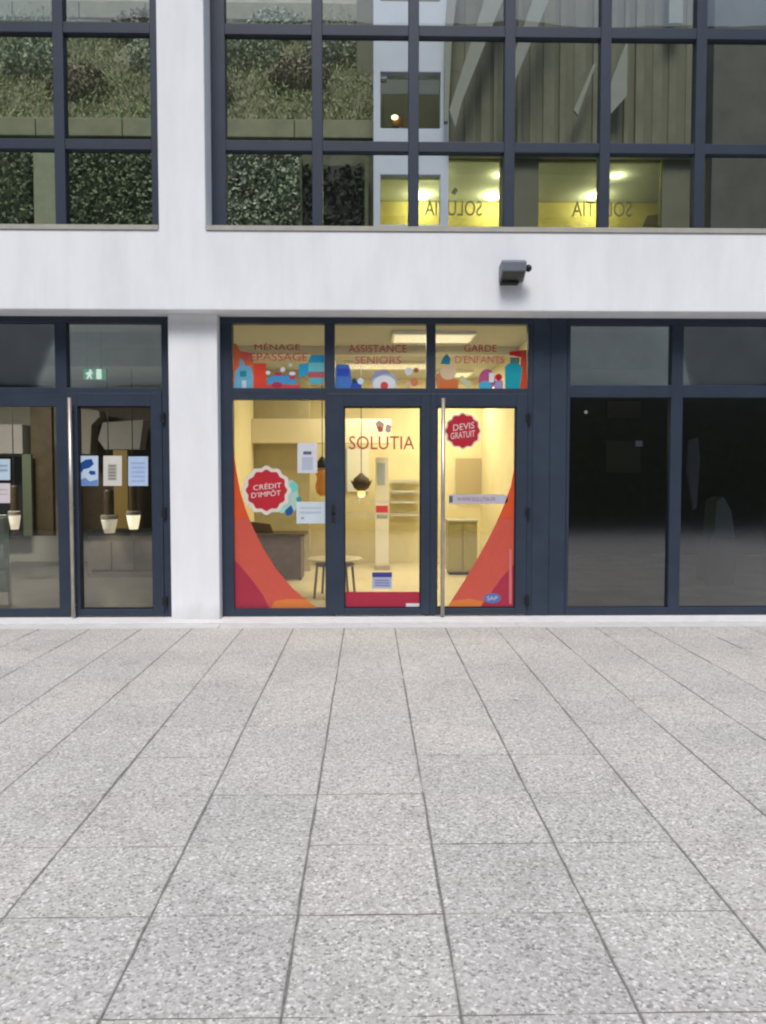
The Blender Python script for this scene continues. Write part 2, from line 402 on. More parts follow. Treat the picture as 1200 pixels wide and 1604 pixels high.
# --- upper windows
def upper_window(xa, xb, mull_px, mullw):
    zb, zt = Z_BT+.10, Z_TOP
    fr = MB().box(xa, xa+.15, YG, YG+.12, zb, zt).box(xb-.15, xb, YG, YG+.12, zb, zt)
    fr.box(xa+.15, xb-.15, YG, YG+.12, zb, zb+.05).box(xa+.15, xb-.15, YG, YG+.12, zt-.08, zt)
    F = fr.build('window_frame', M['frame'], bld, bevel=.004)
    t1 = (AZ(238, YG, 700), AZ(222, YG, 700)); t2 = (AZ(57, YG, 700), AZ(40, YG, 700))
    vs = [xa+.15] + [x for m in mull_px for x in (m-mullw/2, m+mullw/2)] + [xb-.15]
    for m in mull_px:
        MB().box(m-mullw/2, m+mullw/2, YG-.006, YG+.11, zb+.05, zt-.08).build('mullion', M['frame'], F, bevel=.004)
    hz = [zb+.05, t1[0], t1[1], t2[0], t2[1], zt-.08]
    for c in range(0, len(vs), 2):
        for (z0, z1) in (t1, t2):
            MB().box(vs[c], vs[c+1], YG, YG+.10, z0, z1).build('transom', M['frame'], F, bevel=.004)
        for r in range(0, 6, 2):
            MB().box(vs[c]-.005, vs[c+1]+.005, YG+.052, YG+.060, hz[r]-.005, hz[r+1]+.005).build('pane', M['glass_up'], F)
mw = 16*YG/FPX
mL = AX(93, YG, 200); step = (AX(1097, YG, 200)-AX(497, YG, 200))/4
upper_window(XL, cuL, [mL-3*step, mL-2*step, mL-step, mL], mw)
mR = AX(497, YG, 200)
upper_window(cuR, 5.55, [mR+k*step for k in range(6) if mR+k*step < 5.3], mw)

# --- ground-floor glazing
ZP0, ZP1 = AZ(953, YG), AZ(507, YG)       # bottom of lower panes, top of transom panes
Zt_lo = AZ(608, YG)                       # bottom of the transom panes
Zdoor = AZ(637, YG); Zfix = AZ(626, YG)
ZB0 = .014
gx = lambda px, py=730: AX(px, YG, py)
D = .11
def pane(x0, x1, z0, z1, parent, m='glass', y=YG+.05):
    return MB().box(x0-.006, x1+.006, y, y+.008, z0-.006, z1+.006).build('pane', M[m], parent)
def front_frame(xa, xb, posts, bars):
    """outer frame of a bay: verticals (x0, x1), horizontals (x0, x1, z0, z1)"""
    o = MB().box(posts[0][0] if xa is None else xa, xb, YG, YG+D, ZP1, Z_SOF-.002).build('shopfront_frame', M['frame'], bld, bevel=.004)
    for (x0, x1) in posts: MB().box(x0, x1, YG, YG+D, ZB0, ZP1-.001).build('post', M['frame'], o, bevel=.004)
    for (x0, x1, z0, z1) in bars: MB().box(x0, x1, YG+.002, YG+D-.002, z0, z1).build('rail', M['frame'], o, bevel=.003)
    return o
def head(o, x0, x1): pass
def hinge(parent, x, z):
    h = MB().tube((x, YG-.022, z-.055), (x, YG-.022, z-.004), .016, 10).tube((x, YG-.022, z+.004), (x, YG-.022, z+.055), .016, 10)
    h.box(x-.042, x-.004, YG-.012, YG-.0005, z-.04, z+.04)
    return h.build('hinge', M['gasket'], parent)
def pull_bar(parent, x, z0, z1):
    h = MB().tube((x, YG-.075, z0), (x, YG-.075, z1), .021, 14)
    for z in (z0+.12, (z0+z1)/2, z1-.12): h.tube((x, YG-.075, z), (x, YG+.0, z), .010, 8)
    return h.build('handle', M['steel'], parent, smooth=True)
def door(x0, x1, px0, px1, handle_x=None, hinge_x=None, lock_x=None, m='glass'):
    """leaf frame x0..x1 around pane px0..px1"""
    zt = Zt_lo-.055
    f = MB().box(x0, px0, YG-.008, YG+.075, ZB0+.012, zt).box(px1, x1, YG-.008, YG+.075, ZB0+.012, zt)
    f.box(px0, px1, YG-.008, YG+.075, ZB0+.012, ZP0).box(px0, px1, YG-.008, YG+.075, Zdoor, zt)
    o = f.build('door', M['frame'], bld, bevel=.004)
    g = MB()
    for (a, b_, c, d) in ((px0, px0+.012, ZP0, Zdoor), (px1-.012, px1, ZP0, Zdoor), (px0+.012, px1-.012, ZP0, ZP0+.012), (px0+.012, px1-.012, Zdoor-.012, Zdoor)):
        g.box(a, b_, YG+.020, YG+.068, c, d)
    g.build('gasket', M['gasket'], o)
    pane(px0, px1, ZP0, Zdoor, o, m, YG+.04)
    if handle_x: pull_bar(o, handle_x, .03, AZ(625, YG))
    if hinge_x:
        for py in (655, 803, 941): hinge(o, hinge_x, AZ(py, YG))
    if lock_x:
        MB().tube((lock_x, YG-.03, AZ(800, YG)), (lock_x, YG, AZ(800, YG)), .022, 12).box(lock_x-.018, lock_x+.018, YG-.014, YG-.0085, AZ(818, YG), AZ(790, YG)).build('lock', M['gasket'], o)
    return o

# hall bay, left of the column
hp = [(gx(89), gx(107)), (gx(-170), gx(-152)), (gx(-390), gx(-372)), (-6.39, -6.25), (gx(255), clL-.002)]
fh = front_frame(-6.39, clL-.002, hp, [])
for (a, b_) in ((gx(107), gx(255)), (gx(-152), gx(89)), (gx(-372), gx(-170)), (-6.25, gx(-390))):
    head(fh, a, b_)
    MB().box(a, b_, YG+.002, YG+D-.002, Zt_lo-.055, Zt_lo).build('rail', M['frame'], fh, bevel=.003)
    pane(a, b_, Zt_lo, ZP1, fh, 'glass_top')
    if a < gx(100):
        MB().box(a, b_, YG+.002, YG+D-.002, ZB0, ZP0).build('rail', M['frame'], fh)
        MB().box(a, b_, YG+.002, YG+D-.002, Zdoor, Zt_lo-.0551).build('rail', M['frame'], fh)
        pane(a, b_, ZP0, Zdoor, fh)
door(gx(107.3), gx(254.7), gx(123), gx(237.5), gx(115), gx(258), None)
# shop bay
fs = front_frame(clR+.002, gx(834), [(clR+.002, gx(365)), (gx(509), gx(525)), (gx(667.5), gx(682)), (gx(826), gx(834))], [])
for (a, b_) in ((gx(365), gx(509)), (gx(525), gx(667.5)), (gx(682), gx(826))):
    head(fs, a, b_)
    MB().box(a, b_, YG+.002, YG+D-.002, Zt_lo-.055, Zt_lo).build('rail', M['frame'], fs, bevel=.003)
    pane(a, b_, Zt_lo, ZP1, fs)
a, b_ = gx(365), gx(509)
MB().box(a, b_, YG+.002, YG+D-.002, ZB0, ZP0).build('rail', M['frame'], fs)
MB().box(a, b_, YG+.002, YG+D-.002, Zfix, Zt_lo-.0551).build('rail', M['frame'], fs)
pane(a, b_, ZP0, Zfix, fs)
door(gx(512), gx(674), gx(539), gx(659.5), None, None, gx(522))
door(gx(674.6), gx(825.7), gx(684.5), gx(808.5), gx(693), gx(828), None)
# solid panel between the shop and the empty unit
fp = MB().box(gx(834.3), gx(861), YG+.004, YG+.13, ZB0, Z_SOF-.002).box(gx(861.4), gx(887), YG+.004, YG+.13, ZB0, Z_SOF-.002)
fp.build('cladding_panel', M['panel'], bld, bevel=.003)
# empty unit
fe = front_frame(gx(887.3), 5.615, [(gx(887.3), gx(892)), (gx(1050), gx(1068)), (gx(1230), gx(1248)), (gx(1400), 5.615)], [])
zA, zB = AZ(603, YG, 970), AZ(622, YG, 970)
for (a, b_) in ((gx(892), gx(1050)), (gx(1068), gx(1230)), (gx(1248), gx(1400))):
    head(fe, a, b_)
    MB().box(a, b_, YG+.002, YG+D-.002, zB, zA).build('rail', M['frame'], fe, bevel=.003)
    MB().box(a, b_, YG+.002, YG+D-.002, ZB0, ZP0).build('rail', M['frame'], fe)
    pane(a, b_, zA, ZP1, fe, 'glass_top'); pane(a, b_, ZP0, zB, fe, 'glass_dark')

# ------------------------------------------------------------------ rooms behind the ground-floor glass
ZC = 3.16
def room(x0, x1, y1, cm, wm, fm, bm=None, y0=8.46):
    struct(MB().box(x0, x1, 8.26, y1, -.05, .005).build('interior_floor', fm))
    struct(MB().box(x0, x1, 8.425, y1, ZC, ZC+.1).build('interior_ceiling', cm))
    struct(MB().box(x0-.06, x0, y0, y1, .006, ZC-.002).build('interior_wall', wm))
    struct(MB().box(x1, x1+.06, y0, y1, .006, ZC-.002).build('interior_wall', wm))
    struct(MB().box(x0-.06, x1+.06, y1, y1+.1, .006, ZC-.002).build('interior_wall', bm or wm))
M['cream'] = mat('cream_wall', (.75, .68, .45), .8, noise=.06, nscale=2)
M['olive'] = mat('olive_ceiling', (.40, .39, .32), .9, noise=.05)
M['creamfloor'] = mat('cream_floor', (.66, .60, .45), .25, .5, noise=.06, nscale=2)
M['hallwall'] = mat('hall_wall', (.42, .41, .38), .8, noise=.06)
M['hallfloor'] = mat('hall_floor', (.13, .125, .12), .35, .5, noise=.12)
M['hallceil'] = mat('hall_ceiling', (.70, .71, .63), .9, noise=.05)
M['wood'] = mat('dark_wood', (.075, .053, .03), .5, noise=.3, nscale=4)
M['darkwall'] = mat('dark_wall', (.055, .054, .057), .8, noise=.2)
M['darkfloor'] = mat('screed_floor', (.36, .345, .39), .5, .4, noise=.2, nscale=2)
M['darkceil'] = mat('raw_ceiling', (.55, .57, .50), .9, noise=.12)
SX0, SX1 = -1.80, 1.93
room(SX0, SX1, 13.2, M['olive'], M['cream'], M['creamfloor'])
room(-9.0, -1.88, 13.6, M['hallceil'], M['hallwall'], M['hallfloor'])
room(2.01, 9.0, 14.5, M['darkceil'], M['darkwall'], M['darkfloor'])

def lampshade_light(parent, loc, power, col, size=.3, name='bulb'):
    l = bpy.data.lights.new(name, 'POINT'); l.energy = power; l.color = col; l.shadow_soft_size = size
    o = bpy.data.objects.new(name, l); COL.objects.link(o); o.location = loc
    if parent: o.parent = parent; o.matrix_parent_inverse = parent.matrix_world.inverted()
    return o
def ceiling_light(x, y, w, d, z, power, col, label, group=None, strength=4):
    e = tag(empty('ceiling_light', (x, y, z)), label, 'ceiling light', group)
    f = MB().box(x-w/2-.03, x+w/2+.03, y-d/2-.03, y+d/2+.03, z-.04, z-.001).build('housing', M['lampwhite'], e)
    MB().box(x-w/2, x+w/2, y-d/2, y+d/2, z-.048, z-.0405).build('diffuser', emis('diffuser', col, strength), e)
    l = bpy.data.lights.new('panel_light', 'AREA'); l.shape = 'RECTANGLE'; l.size = w; l.size_y = d; l.energy = power; l.color = col
    o = bpy.data.objects.new('panel_light', l); COL.objects.link(o); o.location = (x, y, z-.055); o.parent = e; o.matrix_parent_inverse = e.matrix_world.inverted()
M['lampwhite'] = mat('lamp_white', (.75, .74, .70), .5)
WARM = (1.0, .86, .58)
ceiling_light(.75, 9.1, .9, .5, ZC, 29, WARM, 'lit ceiling panel just inside the shop glass above the doors', strength=.30)
ceiling_light(.3, 11.4, 1.2, .5, ZC, 40, WARM, 'lit ceiling panel deep inside the yellow shop', strength=.15)
ceiling_light(1.35, 12.3, .5, .5, ZC, 20, WARM, 'small lit ceiling panel by the right shop wall', strength=.15)

# box for a reflected pale band, and partition in the shop
struct(MB().box(SX0+.005, -.93, 12.1, 12.2, .006, ZC-.004).build('partition_wall', mat('olive_wall', (.42, .38, .26), .85, noise=.08)))
struct(MB().box(SX0+.006, .35, 11.86, 12.09, AZ(694, 11.86), AZ(656, 11.86)).build('added_bulkhead', mat('reflected_band_cream', (.72, .66, .52), .8)))  # pale box stands in for a band reflected in the glass
struct(MB().box(SX0+.006, SX1-.006, 9.9, 10.0, AZ(556, 9.9), AZ(543, 9.9)+.0).build('ceiling_beam', mat('pale_beam', (.55, .52, .42), .8)))

# reception desk
M['desk'] = mat('desk_brown', (.095, .065, .062), .5, noise=.3, nscale=3)
dx0, dx1 = AX(385, 11), AX(476, 11); dz = AZ(836, 11)
e = tag(empty('reception_desk', ((dx0+dx1)/2, 11.2, 0)), 'dark brown reception desk behind the left shop pane', 'desk')
MB().box(dx0, dx1-.05, 11.02, 11.06, .03, dz-.04).build('front_panel', M['desk'], e)
MB().box(dx0-.02, dx1+.01, 10.97, 11.62, dz-.04, dz).build('desk_top', M['wood'], e, bevel=.004)
MB().box(dx1-.09, dx1-.05, 11.061, 11.58, .006, dz-.0405).build('side_panel', M['desk'], e)
MB().box(dx0, dx0+.04, 11.061, 11.58, .006, dz-.0405).build('side_panel', M['desk'], e)
MB().prism([(dx0+.05, dz), (dx1-.45, dz), (dx1-.5, dz+.13), (dx0+.05, dz+.17)], 11.1, 11.14).build('screen_panel', M['desk'], e)
# round coffee table
ty = 9.55; tx = (AX(480, ty)+AX(568, ty))/2; tr = (AX(568, ty)-AX(480, ty))/2; tz = AZ(874, ty)
M['tabletop'] = mat('table_top', (.42, .36, .26), .35, noise=.1)
M['tableleg'] = mat('table_leg', (.10, .085, .075), .4)
e = tag(empty('coffee_table', (tx, ty, 0)), 'low round table on thin legs behind the door frame', 'table')
MB().lathe((tx, ty, tz), [(tr*.96, -.025), (tr, -.018), (tr, -.004), (tr*.98, 0)], 28).build('table_top', M['tabletop'], e)
for k in range(4):
    a = R(35+90*k); MB().tube((tx+tr*.86*math.cos(a), ty+tr*.86*math.sin(a), .006), (tx+tr*.72*math.cos(a), ty+tr*.72*math.sin(a), tz-.024), .016, 8).build('leg', M['tableleg'], e)
MB().lathe((tx, ty, tz-.09), [(tr*.7, 0), (tr*.72, .01), (tr*.7, .02)], 20).build('stretcher_ring', M['tableleg'], e)
# pendant lamps
M['amber'] = emis('amber_glow', (1, .45, .10), 1.2)
M['amberglass'] = mat('amber_glass', (.55, .22, .05), .25, .5)
M['darkshade'] = mat('dark_shade', (.05, .035, .02), .7, noise=.4, nscale=30)
py_ = 11.3; lx, lz = AX(566, py_), AZ(757, py_)
e = tag(empty('pendant_lamp', (lx, py_, lz)), 'dark globe pendant lamp with orange glow seen through the shop door', 'pendant lamp')
MB().lathe((lx, py_, lz), [(.05, -.11), (.11, -.07), (.135, 0), (.11, .07), (.05, .115), (.02, .15)], 18).build('shade', M['darkshade'], e, smooth=True)
for k in range(9):
    a = k*.7; MB().tube((lx+.12*math.cos(a), py_+.12*math.sin(a), lz-.03), (lx+.165*math.cos(a+.2), py_+.165*math.sin(a+.2), lz+.05), .012, 5, .003).build('shade_fin', M['darkshade'], e)
MB().tube((lx, py_, lz+.14), (lx, py_, ZC-.003), .006, 6).build('cord', M['gasket'], e)
MB().lathe((lx, py_, lz-.2), [(.03, 0), (.06, .03), (.055, .07), (.03, .09)], 14).build('bulb', M['amber'], e, smooth=True)
lampshade_light(e, (lx, py_, lz-.26), 3, (1, .6, .25), .05)
l2x, l2y, l2z = AX(505, 10.6), 10.6, AZ(752, 10.6)
e = tag(empty('pendant_lamp', (l2x, l2y, l2z)), 'long amber pendant lamp with black cap half hidden behind the door frame', 'pendant lamp')
MB().lathe((l2x, l2y, l2z-.22), [(.03, 0), (.085, .05), (.10, .14), (.075, .24), (.10, .33), (.06, .38)], 16).build('shade', M['amberglass'], e, smooth=True)
MB().lathe((l2x, l2y, l2z+.165), [(.09, 0), (.095, .05), (.05, .12), (.015, .16)], 16).build('cap', M['gasket'], e, smooth=True)
MB().tube((l2x, l2y, l2z+.32), (l2x, l2y, ZC-.003), .006, 6).build('cord', M['gasket'], e)
MB().lathe((l2x, l2y, l2z-.12), [(.02, 0), (.05, .05), (.05, .12), (.02, .16)], 12).build('bulb', M['amber'], e, smooth=True)
# white board on the back wall, roll-up banner, cabinet, shelves
wy = 13.17
M['board'] = mat('white_board', (.80, .80, .76), .5); M['print_grey'] = mat('print_grey', (.30, .33, .38), .7)
e = tag(empty('notice_board', (AX(555, wy), wy, 1.5)), 'tall white board on the back wall behind the globe lamp', 'board')
MB().box(AX(544, wy), AX(578, wy), wy-.03, wy-.002, AZ(770, wy), AZ(703, wy)).build('board_sheet', M['board'], e)
MB().box(AX(541, wy), AX(544, wy)-.001, wy-.05, wy-.002, AZ(770, wy), AZ(703, wy)).build('board_edge', M['print_grey'], e)
by = 12.3
e = tag(empty('roll_up_banner', (AX(598, by), by, 0)), 'narrow white roll-up banner with a red block standing in the shop', 'banner')
bx0, bx1 = AX(588, by), AX(609, by)
MB().box(bx0, bx1, by, by+.006, .09, AZ(716, by)).build('banner_sheet', mat('banner_white', (.74, .74, .74), .5), e)
MB().box(bx0-.02, bx1+.02, by-.06, by+.06, .006, .09).build('base', M['steel'], e, bevel=.01)
MB().box(bx0+.01, bx1-.01, by-.004, by-.001, AZ(803, by), AZ(792, by)).build('red_block', mat('banner_red', srgb(205, 60, 85)), e)
MB().box(bx0+.02, bx1-.02, by-.004, by-.001, AZ(812, by), AZ(806, by)).build('grey_block', M['print_grey'], e)
MB().box(bx0+.03, bx1-.06, by-.004, by-.001, AZ(760, by), AZ(725, by)).build('blue_block', mat('banner_blue', srgb(165, 185, 205)), e)
cy_ = 11.6
e = tag(empty('cabinet', (AX(726, cy_), cy_, 0)), 'olive low cabinet on the right inside the shop', 'cabinet')
cx0, cx1, cz = AX(703, cy_), AX(748, cy_), AZ(815, cy_)
M['cab'] = mat('cabinet_olive', (.34, .31, .15), .6, noise=.08)
MB().box(cx0, cx1, cy_, cy_+.45, .05, cz-.03).build('carcass', M['cab'], e)
MB().box(cx0-.01, cx1+.01, cy_-.02, cy_+.46, cz-.03, cz).build('cabinet_top', M['olive'], e)
for k in range(2):
    a = cx0+.01+k*(cx1-cx0)/2; MB().box(a, a+(cx1-cx0)/2-.02, cy_-.014, cy_-.0005, .07, cz-.05).build('cabinet_door', M['cab'], e)
MB().box(cx0+.02, cx1-.02, cy_+.02, cy_+.42, .006, .05).build('plinth', M['gasket'], e)
e = tag(empty('wall_panel', (AX(733, wy), wy, 1.5)), 'beige panel on the back wall seen through the right shop door', 'panel')
MB().box(AX(714, wy), AX(753, wy), wy-.03, wy-.002, AZ(782, wy), AZ(718, wy)).build('panel_sheet', mat('beige_panel', (.46, .38, .24), .7), e)
MB().box(AX(753, wy)+.001, AX(757, wy), wy-.04, wy-.002, AZ(782, wy), AZ(718, wy)).build('panel_edge', M['olive'], e)
e = tag(empty('wall_lamp', (AX(779, wy), wy, 2.3)), 'pale lit wall lamp at the right of the shop back wall', 'wall lamp')
MB().box(AX(772, wy), AX(787, wy), wy-.10, wy-.06, AZ(705, wy), AZ(655, wy)).build('shade', emis('wall_lamp_glow', (1, .9, .55), .9), e, bevel=.01)
MB().box(AX(776, wy), AX(783, wy), wy-.059, wy-.002, AZ(690, wy), AZ(670, wy)).build('bracket', M['steel'], e)
lampshade_light(e, (AX(779, wy), wy-.25, AZ(680, wy)), 5, (1, .85, .5), .1)
# shelf lines on the back wall right of the banner
for n, py in enumerate((752, 768, 785, 805)):
    sx0, sx1 = AX(612, wy), AX(656, wy)
    e = tag(MB().box(sx0, sx1, wy-.18, wy-.002, AZ(py+3, wy), AZ(py, wy)).build('shelf', mat('pale_shelf', (.66, .62, .50), .6)),
            ('top', 'second', 'third', 'lowest')[n] + ' pale wall shelf of four beside the roll-up banner', 'shelf', 'shelves on the shop back wall')

# --- hall furniture
hy = 13.57
def wallbit(name, x0, x1, y0, y1, Y, th, m, label, cat):
    return tag(MB().box(AX(x0, Y), AX(x1, Y), Y-th, Y-.002, AZ(y1, Y), AZ(y0, Y)).build(name, m, None, bevel=.003), label, cat)
M['greypanel'] = mat('grey_panel', (.28, .27, .275), .7, noise=.05); M['taupe'] = mat('taupe_panel', (.28, .255, .23), .7, noise=.06)
wallbit('wood_cladding', 120, 248, 628, 846, hy, .02, M['wood'], 'dark wooden wall cladding at the back of the hall', 'cladding')
e = tag(empty('storage_box', (AX(188, 13), 13, 2)), 'grey angular ventilation duct above the hall counter', 'duct')
Y = 13.2
MB().prism([at(p, q, Y) for p, q in ((165, 690), (175, 705), (228, 705), (234, 660), (172, 664))], Y-.35, Y).build('duct_body', M['greypanel'], e)
MB().prism([at(p, q, Y) for p, q in ((130, 712), (153, 712), (155, 668), (168, 655), (166, 646), (130, 642))], Y-.36, Y-.01).build('duct_elbow', M['taupe'], e)
e.name = 'ventilation_duct'
wallbit('brass_post', 181, 203, 705, 828, 13.0, .12, mat('brass_brown', (.30, .20, .06), .45), 'brownish gold pillar between the two hall lamps', 'pillar')
cyy = 11.4
e = tag(empty('hall_counter', (AX(180, cyy), cyy, 0)), 'grey brown counter with dark top inside the left entrance', 'counter')
M['counter'] = mat('counter_taupe', (.17, .15, .135), .6, noise=.1)
MB().box(AX(135, cyy), AX(246, cyy), cyy, cyy+.5, .006, AZ(838, cyy)-.001).build('counter_front', M['counter'], e)
MB().box(AX(131, cyy), AX(250, cyy), cyy-.05, cyy+.55, AZ(838, cyy), AZ(831, cyy)).build('counter_top', M['gasket'], e)
for k in range(3): MB().box(AX(140+36*k, cyy), AX(172+36*k, cyy), cyy-.012, cyy-.0005, .12, AZ(846, cyy)).build('panel', M['counter'], e)
def cup_lamp(px, py, w, Y, glow, label, group):
    x, z = AX(px, Y), AZ(py, Y); r = w*Y/FPX/2
    e = tag(empty('pendant_lamp', (x, Y, z)), label, 'pendant lamp', group)
    MB().lathe((x, Y, z-.15), [(r*.62, 0), (r*.8, .08), (r*.95, .17), (r, .2)], 18).build('shade', glow, e, smooth=True)
    MB().lathe((x, Y, z+.052), [(r*1.05, 0), (r*1.05, .05), (r*.9, .06)], 18).build('rim', M['taupe'], e)
    MB().lathe((x, Y, z+.115), [(r*.6, 0), (r*.6, .34), (r*.5, .36)], 16).build('housing', M['wood'], e)
    MB().tube((x, Y, z+.47), (x, Y, ZC-.003), .008, 6).build('cord', M['gasket'], e)
    lampshade_light(e, (x, Y, z-.22), .45, (1, .8, .5), .06)
cup_lamp(170, 818, 25, 11.2, emis('dim_glow', (1, .8, .55), .15), 'dim cup-shaped pendant lamp, left of two in the hall', None)
cup_lamp(208, 812, 21, 11.0, emis('bright_glow', (1, .88, .6), .6), 'bright cup-shaped pendant lamp, right of two in the hall', None)
cup_lamp(21, 812, 18, 11.0, emis('small_glow', (1, .85, .6), .35), 'small lit pendant lamp at the far left of the hall', None)
wallbit('wood_post', 53, 86, 628, 838, 12.6, .1, M['wood'], 'tall dark wooden door leaf left of the entrance post', 'door leaf')
wallbit('green_post', 38, 52, 712, 838, 12.4, .08, mat('green_post', (.10, .125, .085), .5), 'narrow dark green post inside the left glazing', 'post')
wallbit('wall_cabinet', -60, 53, 668, 712, 12.7, .4, M['greypanel'], 'grey wall cabinet at the upper left inside the hall', 'cabinet')
wallbit('screen_wall', -60, 42, 716, 838, 13.3, .1, mat('navy_screen', (.03, .035, .045), .4), 'dark screen on the hall back wall at far left', 'screen')
Y = 9.0
e = tag(empty('display_stand', (AX(-4, Y), Y, 0)), 'pale green leaflet stand at the left edge inside the hall', 'display stand')
M['palegreen'] = mat('pale_green', (.42, .50, .45), .45)
MB().box(AX(-25, Y), AX(10, Y), Y, Y+.03, .15, AZ(806, Y)).build('back_board', M['palegreen'], e, bevel=.008)
for k in range(3): MB().box(AX(-22, Y), AX(8, Y), Y-.08, Y-.001, .25+k*.3, .42+k*.3).build('pocket', M['palegreen'], e)
for px in (-21, 6): MB().box(AX(px, Y), AX(px+4, Y), Y+.031, Y+.06, .006, .5).build('leg', M['lampwhite'], e)
# hall ceiling step, exit sign
struct(MB().box(-8.9, -1.90, 9.0, 9.2, AZ(575, 9.0), AZ(548, 9.0)).build('ceiling_beam', M['hallceil']))
struct(MB().box(-8.9, -1.90, 8.97, 9.2, AZ(547.5, 9.0), AZ(541, 9.0)).build('beam_trim', M['lampwhite']))
struct(MB().box(-8.9, -1.90, 9.05, 9.25, AZ(540.5, 9.0), ZC-.002).build('added_bulkhead', M['hallceil']))  # pale face added to brighten the hall transom panes
Y = 8.9
M['exitgreen'] = emis('exit_green', (.02, .35, .18), .35); M['exitwhite'] = emis('exit_white', (.8, 1, .9), .6)
e = tag(empty('exit_sign', (AX(149, Y), Y, AZ(587, Y))), 'green lit emergency exit sign hanging in the hall', 'exit sign')
MB().box(AX(133, Y), AX(166, Y), Y, Y+.05, AZ(595, Y), AZ(579, Y)).build('sign_box', M['exitgreen'], e)
# running figure and doorway pictogram
zc = AZ(587, Y)
def pic(name, pts, px): MB().sheet([(AX(px, Y)+a, zc+b) for a, b in pts], Y-.003).build(name, M['exitwhite'], e)
pic('door_pictogram', [(-.025, -.055), (.03, -.055), (.03, .055), (-.025, .055)], 157)
pic('runner_pictogram', [(-.04, -.055), (-.015, -.01), (-.045, .0), (-.04, .015), (-.005, .025), (.0, .05), (.02, .05), (.018, .025), (.045, .01), (.04, 0), (.015, .008), (.012, -.02), (.03, -.05), (.015, -.055), (0, -.025), (-.025, -.055)], 143)
for px in (138, 160): MB().tube((AX(px, Y), Y+.025, AZ(579, Y)), (AX(px, Y), Y+.025, ZC-.003), .005, 6).build('hanger', M['steel'], e)
ceiling_light(-5.4, 10.2, .9, .5, ZC, 85, (1, .92, .75), 'unseen ceiling panel added to brighten the left hall', strength=.6)  # unseen lamp added to lift the hall and its transom panes

# --- empty unit
gbm = mat('added_face_grey', (.72, .74, .66), .9, noise=.08)
struct(MB().box(2.02, 8.9, 8.80, 9.0, AZ(607, 8.8), AZ(577, 8.8)).build('ceiling_beam', mat('reflected_band_pale', (.82, .84, .76), .9, noise=.08)))  # pale strip stands in for a band reflected in the transom panes
struct(MB().box(2.02, 8.9, 8.92, 9.1, AZ(574, 8.8), ZC-.002).build('added_bulkhead', gbm))  # pale face added to brighten the empty unit's transom panes
def leftover(name, pts, Y, th, m, label, cat):
    return tag(MB().prism([at(p, q, Y) for p, q in pts], Y, Y+th).build(name, m, None, bevel=.01), label, cat)
leftover('hanging_sheet', [(1078, 690), (1094, 684), (1097, 720), (1092, 795), (1086, 800), (1076, 740)], 9.6, .04, mat('blue_grey_sheet', (.2, .21, .28), .8), 'blue grey dust sheet hanging beside the mullion of the empty shop', 'sheet')
e = leftover('paint_bucket', [(1118, 842), (1122, 785), (1134, 778), (1146, 800), (1152, 842)], 10.5, .35, mat('pale_canvas', (.2, .24, .26), .8), 'pale covered crate in the dark empty shop', 'crate'); e.name = 'covered_crate'
MB().box(*(AX(1116, 10.45), AX(1156, 10.45)), 10.45, 10.9, .005, AZ(842, 10.45)-.001).build('crate_base', M['darkwall'], None)
bpy.data.objects['crate_base'].parent = e
leftover('leaning_board', [(950, 690), (1004, 690), (1004, 740), (950, 740)], 13.6, .03, mat('grey_board', (.12, .115, .11), .8), 'grey board on the back wall of the empty shop', 'board')
leftover('wall_poster', [(952, 628), (1004, 628), (1004, 655), (952, 655)], 14.4, .03, mat('brown_board', (.13, .11, .105), .8), 'brown panel high on the back wall of the empty shop', 'panel')
o = tag(MB().lathe((AX(917, 13.5), 13.5, AZ(645, 13.5)), [(.01, -.03), (.03, -.015), (.03, .015), (.01, .03)], 12).build('emergency_light', emis('tiny_white', (1, 1, 1), .12)), 'tiny white light in the dark empty shop', 'light')
o = tag(MB().box(AX(996, 13.5), AX(1006, 13.5), 13.5, 13.53, AZ(699, 13.5), AZ(690, 13.5)).build('indicator_screen', emis('tiny_blue', (.06, .04, .4), .05)), 'small blue glowing screen in the dark empty shop', 'screen')

# ------------------------------------------------------------------ planted court behind the upper glazing
ZT = 3.62
struct(MB().box(-11, 9, 8.43, 22, 3.30, ZT).build('terrace', mat('terrace_deck', (.24, .235, .22), .9, noise=.15)))
def leaves(name, P, size, mat_, parent=None, up=0.0, aspect=.55):
    """one small four-cornered leaf per point, each with its own direction"""
    n = len(P); P = np.asarray(P)
    d = rng.normal(size=(n, 3)); d[:, 2] = np.abs(d[:, 2])*(1-up) + up*2.2; d /= np.linalg.norm(d, axis=1)[:, None]
    s = np.cross(d, rng.normal(size=(n, 3))); s /= np.linalg.norm(s, axis=1)[:, None]
    L = (size*rng.uniform(.6, 1.4, n))[:, None]
    v = np.stack([P-d*L*.5, P+s*L*aspect*.5, P+d*L*.5, P-s*L*aspect*.5], 1).reshape(-1, 3)
    f = np.arange(4*n).reshape(n, 4)
    me = bpy.data.meshes.new(name); me.from_pydata(v.tolist(), [], f.tolist()); me.update()
    return link(name, me, mat_, parent)
M['hedge'] = leaf_mat('hedge_leaf', [(.19, .25, .155), (.26, .31, .21), (.33, .37, .28)])
M['ivy'] = leaf_mat('ivy_leaf', [(.10, .14, .075), (.14, .185, .10), (.18, .22, .135)])
M['grass'] = leaf_mat('slope_grass', [(.17, .21, .095), (.22, .23, .12), (.17, .22, .09), (.25, .225, .145)])
M['dry'] = leaf_mat('dry_shrub', [(.16, .14, .085), (.19, .165, .105), (.15, .155, .075)])
M['earth'] = mat('slope_earth', (.15, .14, .09), .95, noise=.4, nscale=3)
M['ledge'] = mat('ledge_stone', (.19, .195, .125), .9, noise=.2, nscale=3)

YH = 13.0
zl0, zl1 = AZ(219, YH), AZ(190, YH)        # pale ledge above the hedge
